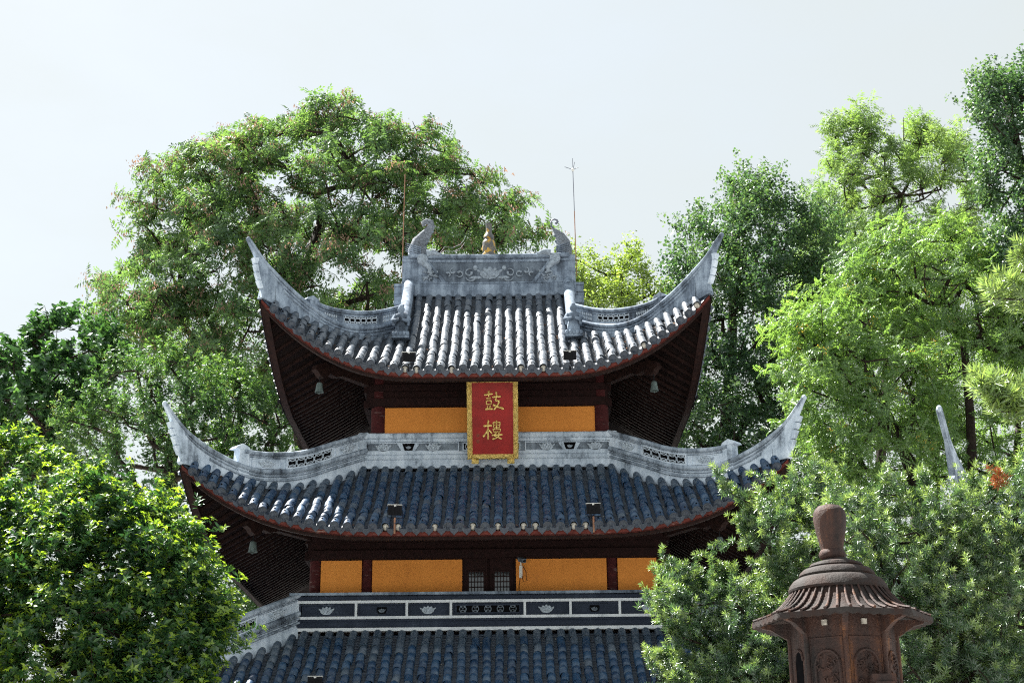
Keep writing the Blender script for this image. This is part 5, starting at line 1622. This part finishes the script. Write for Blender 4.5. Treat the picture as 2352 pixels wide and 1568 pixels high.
def tree(name, label, poly, Y, n, R, depth, seed, tpls, mt, sp, trunk_px, r_base, holes=(), scale=(0.6, 1.3), twigs=0, r_min=0.02, cat='tree', extra=None, flat=1.0, tip=None):
    """sp = (shoots per clump, nodes per shoot, shoot length, drift, vertical spread, droop)"""
    g = np.random.default_rng(seed)
    blobs = crown_blobs(poly, Y, n, R, depth, seed, holes, flat)
    tr = [at(x, y, Y) for (x, y) in trunk_px]
    tr = [np.array([tr[0][0], tr[0][1], 0.0])] + tr
    root = thing(name, label, cat, (float(tr[0][0]), float(tr[0][1]), 0.0))
    off = np.array([tr[0][0], tr[0][1], 0.0])
    bl = [(c - off, r) for c, r in blobs]; tr = [p - off for p in tr]
    limbs(bl, tr, r_base, 'trunk', root, M['bark'], r_min, twigs, seed)
    m, k, L, drift, fz, droop = sp
    P, A, T = sprays(bl, m, k, g, L, drift, fz, droop)
    use = T < (1.0 if tip is None else 1.0 - 0.6 / k)
    foliage('crown', root, mt, tpls, P[use], A[use], g.uniform(scale[0], scale[1], int(use.sum())), g)
    if tip is not None:
        I = ~use
        foliage('pale_shoot_tips', root, tip[0], tip[1], P[I], A[I] + np.array([0, 0, 0.4]), g.uniform(0.8, 1.1, int(I.sum())), g)
    if extra: extra(root, bl, P, A, g)
    return root, bl

rt = random.Random(11)
def multi(f, k=4): return [f() for _ in range(k)]
def leaf_node(r, m, *a):
    """m compound leaves spreading from one twig end"""
    parts = []
    for i in range(m):
        v, f = t_pinnate(r, *a)
        q = rot_xyz(r.uniform(-0.3, 0.3), r.uniform(-0.7, 0.25), i * 6.28 / m + r.uniform(-0.4, 0.4))
        parts.append((v @ q.T, f))
    return merge(parts)
TP_AIL = multi(lambda: leaf_node(rt, 3, 5, 0.50, 0.185, 0.064, 0.6), 6)
TP_SEED = multi(lambda: t_bunch(rt, 20, 0.10, 0.085))
TP_LOC = multi(lambda: leaf_node(rt, 3, 6, 0.32, 0.090, 0.042, 0.45), 6)
TP_AIRY = multi(lambda: leaf_node(rt, 3, 5, 0.38, 0.17, 0.044, 0.5), 6)
TP_BROAD = multi(lambda: t_rosette(rt, 6, 0.22, 0.16, 0.10, True), 5)
TP_PRIV = multi(lambda: t_rosette(rt, 9, 0.105, 0.050, 0.08, True), 5)
TP_OSM = multi(lambda: t_rosette(rt, 7, 0.095, 0.038, 0.05), 6)
TP_OSMI = multi(lambda: t_rosette(rt, 8, 0.105, 0.043, 0.07, True), 6)
TP_GINK = multi(lambda: t_spray(rt, 10, 0.085, 0.095, 0.095, True), 6)
TP_BRI = multi(lambda: t_spray(rt, 10, 0.09, 0.12, 0.062), 6)
TP_POD = multi(lambda: t_needles(rt, 15, 0.10, 0.0165, 0.06), 5)
TP_PODN = multi(lambda: t_needles(rt, 34, 0.085, 0.0115, 0.075), 5)
TP_FLO = multi(lambda: t_bunch(rt, 16, 0.05, 0.034))
UPW = (0, -0.1, 0.75)

# large tree of heaven behind the tower
def ail_extra(root, bl, P, A, g):
    I = np.nonzero(g.random(len(P)) < 0.25)[0]
    foliage('seed_clusters', root, M['leaf_seed'], TP_SEED, P[I] + np.array([0, -0.2, 0.16]) + g.normal(0, 0.1, (len(I), 3)), np.tile([0, 0, 1.0], (len(I), 1)), g.uniform(0.8, 1.7, len(I)), g)
tree('tree_of_heaven', 'largest tree, with feathery leaves and brown seed clusters, behind the tower',
     [(222, 630), (255, 570), (315, 550), (305, 430), (355, 362), (425, 357), (470, 340), (535, 300), (570, 312), (665, 258), (700, 262), (770, 230), (830, 235), (882, 265), (905, 325), (985, 302), (1025, 332), (1050, 362), (1120, 387), (1180, 407), (1203, 460), (1228, 515), (1260, 545), (1205, 560), (1110, 590), (1010, 620), (960, 700), (930, 770), (700, 780), (720, 930), (600, 930), (480, 900), (330, 830), (255, 770), (218, 650)],
     50, 290, 0.85, 4.0, 21, TP_AIL, M['leaf_ailanthus'], (3.3, 4, 0.95, (0, -0.1, 0.25), 0.5, 0.22), [(700, 1050), (680, 900), (645, 810), (640, 720), (700, 620), (735, 520)], 0.34,
     holes=((875, 605, 48), (800, 640, 34), (610, 690, 38), (590, 770, 24), (720, 620, 26), (560, 650, 18)), twigs=2, r_min=0.035, extra=ail_extra)
tree('broadleaf_tree', 'dark big leaved tree at the left edge against the sky',
     [(-120, 815), (0, 788), (60, 765), (105, 718), (160, 702), (200, 712), (240, 740), (290, 780), (300, 850), (270, 920), (180, 990), (100, 1040), (-120, 1060)],
     46, 95, 0.8, 2.6, 22, TP_BROAD, M['leaf_dark'], (6, 4, 0.70, UPW, 0.8, 0.0), [(60, 1150), (80, 1000), (100, 900)], 0.20, scale=(0.75, 1.2), twigs=1)
def privet_extra(root, bl, P, A, g):
    I = np.nonzero((g.random(len(P)) < 0.07) & (A[:, 2] > 0.4))[0]
    foliage('flower_clusters', root, M['leaf_flower'], TP_FLO, P[I] + A[I] * 0.07, np.tile([0, 0, 1.0], (len(I), 1)), g.uniform(0.8, 1.6, len(I)), g)
tree('privet_tree', 'dense glossy privet with pale flower tufts, behind the middle roof tip at left',
     [(140, 960), (165, 905), (215, 875), (270, 825), (330, 812), (400, 808), (470, 840), (520, 880), (540, 960), (560, 1100), (560, 1300), (480, 1400), (330, 1300), (250, 1150), (150, 1060)],
     43, 130, 0.75, 2.2, 23, TP_PRIV, M['leaf_privet'], (9, 5, 0.72, UPW, 0.8, 0.0), [(380, 1500), (380, 1200), (390, 1000)], 0.2, extra=privet_extra)
tree('evergreen_tree', 'shaded dark evergreen between the left eaves and the big tree',
     [(470, 850), (560, 840), (650, 880), (735, 900), (770, 1000), (780, 1100), (780, 1420), (520, 1430), (480, 1300), (470, 1000)],
     45, 140, 0.75, 2.2, 24, TP_PRIV, M['leaf_privet'], (9, 5, 0.72, UPW, 0.8, 0.0), [(630, 1500), (640, 1250), (620, 1050)], 0.2)
tree('background_tree', 'mid green tree showing between the privet and the big tree',
     [(120, 850), (250, 780), (420, 800), (700, 820), (720, 1150), (120, 1120)],
     57, 110, 0.95, 1.8, 51, TP_BRI, M['leaf_ginkgo'], (7, 4, 0.9, UPW, 0.8, 0.0), [(400, 1300), (400, 1100), (410, 950)], 0.2)
# right-hand trees behind the tower
tree('bright_tree', 'pale yellow green tree top just right of the main ridge',
     [(1290, 590), (1320, 578), (1345, 588), (1385, 622), (1425, 602), (1445, 565), (1465, 565), (1485, 622), (1525, 652), (1580, 690), (1590, 800), (1560, 860), (1320, 800), (1280, 700)],
     48, 80, 0.6, 1.8, 25, TP_BRI, M['leaf_bright'], (8, 4, 0.6, UPW, 0.8, 0.0), [(1420, 1100), (1420, 850), (1430, 700)], 0.16)
tree('maidenhair_tree', 'tall dark green pointed tree behind the right upturned eave tips',
     [(1532, 620), (1565, 520), (1598, 512), (1646, 470), (1664, 415), (1690, 380), (1712, 400), (1735, 435), (1765, 400), (1785, 425), (1800, 470), (1840, 455), (1880, 485), (1930, 550), (1970, 640), (1960, 760), (1880, 900), (1790, 1060), (1720, 1090), (1640, 1050), (1540, 1010), (1490, 1010), (1500, 900), (1560, 760), (1560, 680)],
     45, 290, 0.7, 2.6, 26, TP_GINK, M['leaf_ginkgo'], (6, 5, 0.85, (0, -0.1, 0.8), 0.8, 0.0), [(1660, 1250), (1665, 1000), (1680, 800), (1690, 600), (1692, 440)], 0.22)
tree('shaded_broadleaf_tree', 'deep shaded foliage low behind the right end of the middle roof',
     [(1490, 960), (1600, 1000), (1780, 1040), (1860, 1130), (1860, 1480), (1480, 1480), (1490, 1200)],
     47, 110, 0.8, 2.2, 27, TP_BRI, M['leaf_dark'], (7, 4, 0.75, UPW, 0.8, 0.0), [(1650, 1560), (1660, 1350), (1670, 1200)], 0.2)
tree('background_wood_tree', 'distant mid green crown closing the gaps below the feathery tree',
     [(1790, 620), (1880, 500), (2000, 470), (2150, 500), (2230, 560), (2330, 620), (2450, 640), (2450, 1100), (1800, 1060)],
     60, 150, 1.0, 2.0, 52, TP_BRI, M['leaf_locust'], (7, 4, 1.0, UPW, 0.8, 0.0), [(2150, 1300), (2150, 1000), (2140, 800)], 0.22)
tree('feathery_tree', 'airy feathery tree against the sky left of the far right tree',
     [(1860, 445), (1900, 350), (1902, 305), (1950, 280), (2020, 276), (2075, 308), (2105, 274), (2140, 250), (2190, 275), (2230, 335), (2248, 430), (2280, 520), (2270, 640), (2150, 760), (2050, 900), (1830, 900), (1840, 640), (1850, 540)],
     54, 190, 0.85, 3.0, 28, TP_AIRY, M['leaf_airy'], (4, 4, 0.9, (0, -0.1, 0.6), 0.8, 0.05), [(2020, 1100), (2040, 800), (2060, 600), (2070, 450)], 0.22, holes=((2010, 390, 22), (2200, 470, 22), (1990, 480, 18)), twigs=2, r_min=0.028)
tree('corner_tree', 'small leaved tree rising highest at the right edge of the frame',
     [(2212, 185), (2222, 143), (2250, 133), (2285, 165), (2320, 172), (2352, 205), (2350, 130), (2365, 120), (2480, 140), (2520, 400), (2500, 720), (2350, 720), (2280, 640), (2290, 560), (2245, 470), (2245, 380), (2226, 300), (2235, 220)],
     40, 150, 0.6, 2.2, 29, TP_GINK, M['leaf_ginkgo'], (6, 5, 0.70, (0, -0.1, 0.8), 0.8, 0.0), [(2420, 1100), (2400, 700), (2350, 400), (2310, 220)], 0.2, twigs=1)
def loc_extra(root, bl, P, A, g):
    n = np.sin(P[:, 0] * 2.1 + 1.0) * np.sin(P[:, 2] * 2.3)
    I = np.nonzero((g.random(len(P)) < 0.10) & (n > 0.2))[0]
    foliage('yellow_leaves', root, M['leaf_yellow'], TP_FLO, P[I] + np.array([0, -0.2, 0.1]), np.tile([0, 0, 1.0], (len(I), 1)), g.uniform(0.9, 1.8, len(I)), g)
LSP = (4, 4, 0.85, (-0.15, -0.15, 0.3), 0.5, 0.12)
tree('locust_tree', 'light green locust with yellow flecks and a leaning dark trunk, right of the tower',
     [(1788, 860), (1803, 765), (1815, 715), (1855, 685), (1910, 690), (1960, 705), (2050, 720), (2130, 760), (2160, 850), (2170, 960), (2150, 1060), (2080, 1120), (1960, 1140), (1860, 1120), (1820, 1060), (1797, 980)],
     39, 120, 0.7, 2.3, 30, TP_LOC, M['leaf_locust'], LSP, [(2110, 1150), (2090, 1080), (2055, 985), (2010, 890), (1990, 830)], 0.17, extra=loc_extra, holes=((2060, 950, 34), (2020, 880, 24), (2085, 1040, 26)), twigs=1)
tree('upper_locust_tree', 'yellow flecked locust crown high at the right, its trunk forking below the sky',
     [(1900, 700), (1930, 630), (1985, 572), (2060, 522), (2150, 512), (2240, 555), (2340, 580), (2450, 610), (2460, 800), (2300, 830), (2150, 780), (2000, 720)],
     41, 140, 0.7, 2.2, 31, TP_LOC, M['leaf_locust'], LSP, [(2235, 1100), (2228, 950), (2215, 800), (2190, 700)], 0.16, extra=loc_extra, holes=((2200, 720, 22),), twigs=1)
tree('back_locust_tree', 'shaded locust below the high yellow flecked crown at the right edge',
     [(2120, 800), (2250, 780), (2480, 780), (2500, 1180), (2300, 1180), (2120, 1160), (2090, 1000)],
     43, 90, 0.75, 2.0, 32, TP_LOC, M['leaf_locust'], LSP, [(2330, 1200), (2335, 1050), (2340, 950)], 0.15, twigs=1)
tree('rear_wood_tree', 'dark leafy tree filling the gaps low at far right behind the evergreens',
     [(1750, 1020), (2000, 1060), (2500, 1060), (2500, 1500), (1750, 1500)],
     48, 110, 1.0, 2.0, 33, TP_BRI, M['leaf_ginkgo'], (7, 4, 0.9, UPW, 0.8, 0.0), [(2100, 1560), (2100, 1300), (2100, 1150)], 0.2)

# glossy osmanthus in front of the tower, left
tree('osmanthus', 'bright glossy osmanthus rounding up at lower left before the tower',
     [(-150, 1205), (-60, 1118), (60, 1148), (150, 1115), (228, 1092), (260, 1120), (275, 1142), (332, 1160), (385, 1170), (415, 1202), (450, 1230), (476, 1268), (494, 1318), (498, 1362), (512, 1412), (525, 1462), (520, 1490), (500, 1500), (480, 1500), (470, 1550), (515, 1585), (500, 1700), (300, 1850), (-150, 1850)],
     22.3, 390, 0.33, 1.8, 34, TP_OSMI, M['leaf_osm'], (12, 4, 0.38, (0, -0.1, 0.7), 0.8, 0.0), [(200, 2100), (210, 1700), (220, 1450)], 0.14, r_min=0.008, flat=0.9, tip=(M['leaf_osm_young'], TP_OSM))
tree('rear_osmanthus', 'yellow green bush behind the osmanthus, at the left edge',
     [(-150, 1020), (0, 1012), (35, 1012), (90, 1035), (140, 1055), (175, 1095), (165, 1160), (-150, 1250)],
     26, 55, 0.36, 1.5, 35, TP_OSMI, M['leaf_osm'], (12, 4, 0.36, (0, -0.1, 0.7), 0.8, 0.0), [(-20, 1700), (0, 1300), (10, 1150)], 0.10, r_min=0.008, tip=(M['leaf_osm_young'], TP_OSM))

# podocarpus in front of the tower, right
def spray_points(blobs, m, n, g, length, drift):
    """feathery branchlets: leaf whorls strung along shoots that leave each clump, the last ones coloured paler"""
    P, A, T = [], [], []
    for c, r in blobs:
        for k in range(m):
            d = g.normal(size=3) * np.array([1, 1, 0.8]) + drift; d /= np.linalg.norm(d)
            L = length * g.uniform(0.65, 1.2) * max(0.6, min(1.2, r / 0.26))
            o = c + g.normal(0, 0.10, 3) * np.array([1, 1, 0.7])
            for i in range(n):
                t = (i + 1) / n
                P.append(o + d * L * t + g.normal(0, 0.035 * (1.15 - t), 3) + np.array([0, 0, 0.10 * L * t * t]))
                A.append(d + np.array([0, 0, 0.35]) + g.normal(0, 0.35, 3)); T.append(t)
    return np.array(P), np.array(A), np.array(T)
def pod_tree(name, label, poly, Y, n, R, depth, seed, trunk, m, tufts=(), holes=(), drift=(0, -0.15, 0.45)):
    g = np.random.default_rng(seed)
    blobs = crown_blobs(poly, Y, n, R, depth, seed, holes, 0.95)
    tr = [at(x, y, Y) for (x, y) in trunk]
    off = np.array([tr[0][0], tr[0][1], 0.0])
    root = thing(name, label, 'tree', (float(off[0]), float(off[1]), 0.0))
    bl = [(c - off, r) for c, r in blobs]; tr = [np.zeros(3)] + [p - off for p in tr]
    limbs(bl, tr, 0.12, 'trunk', root, M['bark'], 0.006, 0, seed)
    P, A, T = spray_points(bl, m, 7, g, 0.46, np.array(drift))
    inner = T < 0.72
    foliage('crown', root, M['leaf_pod'], TP_POD, P[inner], A[inner], g.uniform(0.85, 1.2, int(inner.sum())), g)
    foliage('pale_shoot_tips', root, M['leaf_podn'], TP_POD, P[~inner], A[~inner], g.uniform(0.75, 1.1, int((~inner).sum())), g)  # tips paler than the rest, their brightness put into the leaf colour
    for (x, y, dY) in tufts:
        c = at(x, y, Y + dY) - off
        foliage('withered_tuft', root, M['leaf_dead'], TP_POD, c + g.normal(0, 0.06, (16, 3)), g.normal(0, 1, (16, 3)) + np.array([0, -0.3, 0.8]), g.uniform(0.8, 1.2, 16), g)
pod_tree('podocarpus', 'needle leaved evergreen reaching across the right end of the tower roofs',
     [(1608, 1052), (1635, 1062), (1668, 1100), (1700, 1140), (1760, 1155), (1800, 1120), (1860, 1090), (1910, 1090), (1930, 1200), (1950, 1420), (1940, 1750), (1560, 1750), (1500, 1560), (1475, 1510), (1482, 1495), (1545, 1520), (1570, 1510), (1530, 1455), (1515, 1420), (1458, 1352), (1462, 1340), (1500, 1345), (1548, 1300), (1570, 1310), (1610, 1335), (1650, 1330), (1720, 1345), (1760, 1330), (1760, 1290), (1710, 1265), (1650, 1240), (1640, 1225), (1700, 1195), (1668, 1170), (1640, 1120)],
     22.0, 185, 0.27, 1.1, 36, [(1900, 1900), (1890, 1600), (1880, 1350)], 6, holes=((1705, 1300, 40),), drift=(-0.45, -0.15, 0.45))
pod_tree('tall_podocarpus', 'needle leaved evergreen filling the lower right corner behind the burner',
     [(1900, 1120), (1960, 1130), (2020, 1100), (2080, 1125), (2150, 1110), (2200, 1150), (2240, 1105), (2280, 1110), (2330, 1070), (2400, 1060), (2520, 1080), (2520, 1800), (1900, 1800), (1890, 1400)],
     20.5, 220, 0.33, 1.3, 37, [(2250, 1950), (2230, 1600), (2200, 1300)], 6, tufts=((2290, 1098, -1.0),))
# near podocarpus: its trunk stands out of frame, twigs reach in from the right edge
def near_pod():
    g = np.random.default_rng(41); r = random.Random(41)
    base = np.array([4.3, 8.0, 0.0])
    root = thing('near_podocarpus', 'closest evergreen twigs with long pale green needles at the right edge', 'tree', tuple(base))
    P, A = [], []
    tb = MB(); tb.tube([(0, 0, 0), (0.05, 0, 1.5), (0, 0.05, 3.0), (0.05, 0, 4.4)], [0.11, 0.09, 0.07, 0.03], 9)
    for (x0, y0, x1, y1, Y, w) in ((2470, 930, 2250, 905, 7.2, 34), (2470, 905, 2240, 880, 7.4, 30), (2480, 960, 2300, 945, 7.3, 22), (2470, 700, 2275, 685, 7.6, 22), (2470, 680, 2300, 660, 7.7, 20), (2480, 600, 2338, 590, 7.6, 24), (2480, 620, 2345, 625, 7.8, 14), (2490, 1010, 2390, 1000, 7.4, 20)):
        a, c = at(x0, y0, Y + 0.3) - base, at(x1, y1, Y) - base
        tb.tube([(0.02, 0, min(4.2, a[2] - 0.3)), tuple(a), tuple((a + c) / 2 + np.array([0, 0, 0.01])), tuple(c)], [0.03, 0.014, 0.008, 0.004], 6)
        n = int(w * 1.1)
        for i in range(n):
            t = r.random() ** 0.7
            p = a + (c - a) * t + g.normal(0, 1, 3) * np.array([0.035, 0.06, w * 0.00095 * (1.1 - 0.5 * t)])
            P.append(p); A.append((c - a) / np.linalg.norm(c - a) * 0.8 + np.array([0, -0.1, 0.75]) + g.normal(0, 0.4, 3))
    o = tb.build('trunk', M['bark'], root, True, False)
    foliage('crown', root, M['leaf_podn'], TP_PODN, np.array(P), np.array(A), g.uniform(0.75, 1.1, len(P)), g)
    # the unseen rest of its crown, above and to the right of the frame
    bl = [(np.array([r.uniform(0.6, 1.7), r.uniform(-0.9, 0.9), r.uniform(3.2, 5.0)]), 0.4) for _ in range(26)]
    P, A, T = sprays(bl, 5, 4, g, 0.45)
    foliage('upper_crown', root, M['leaf_pod'], TP_POD, P, A, g.uniform(0.8, 1.2, len(P)), g)
near_pod()
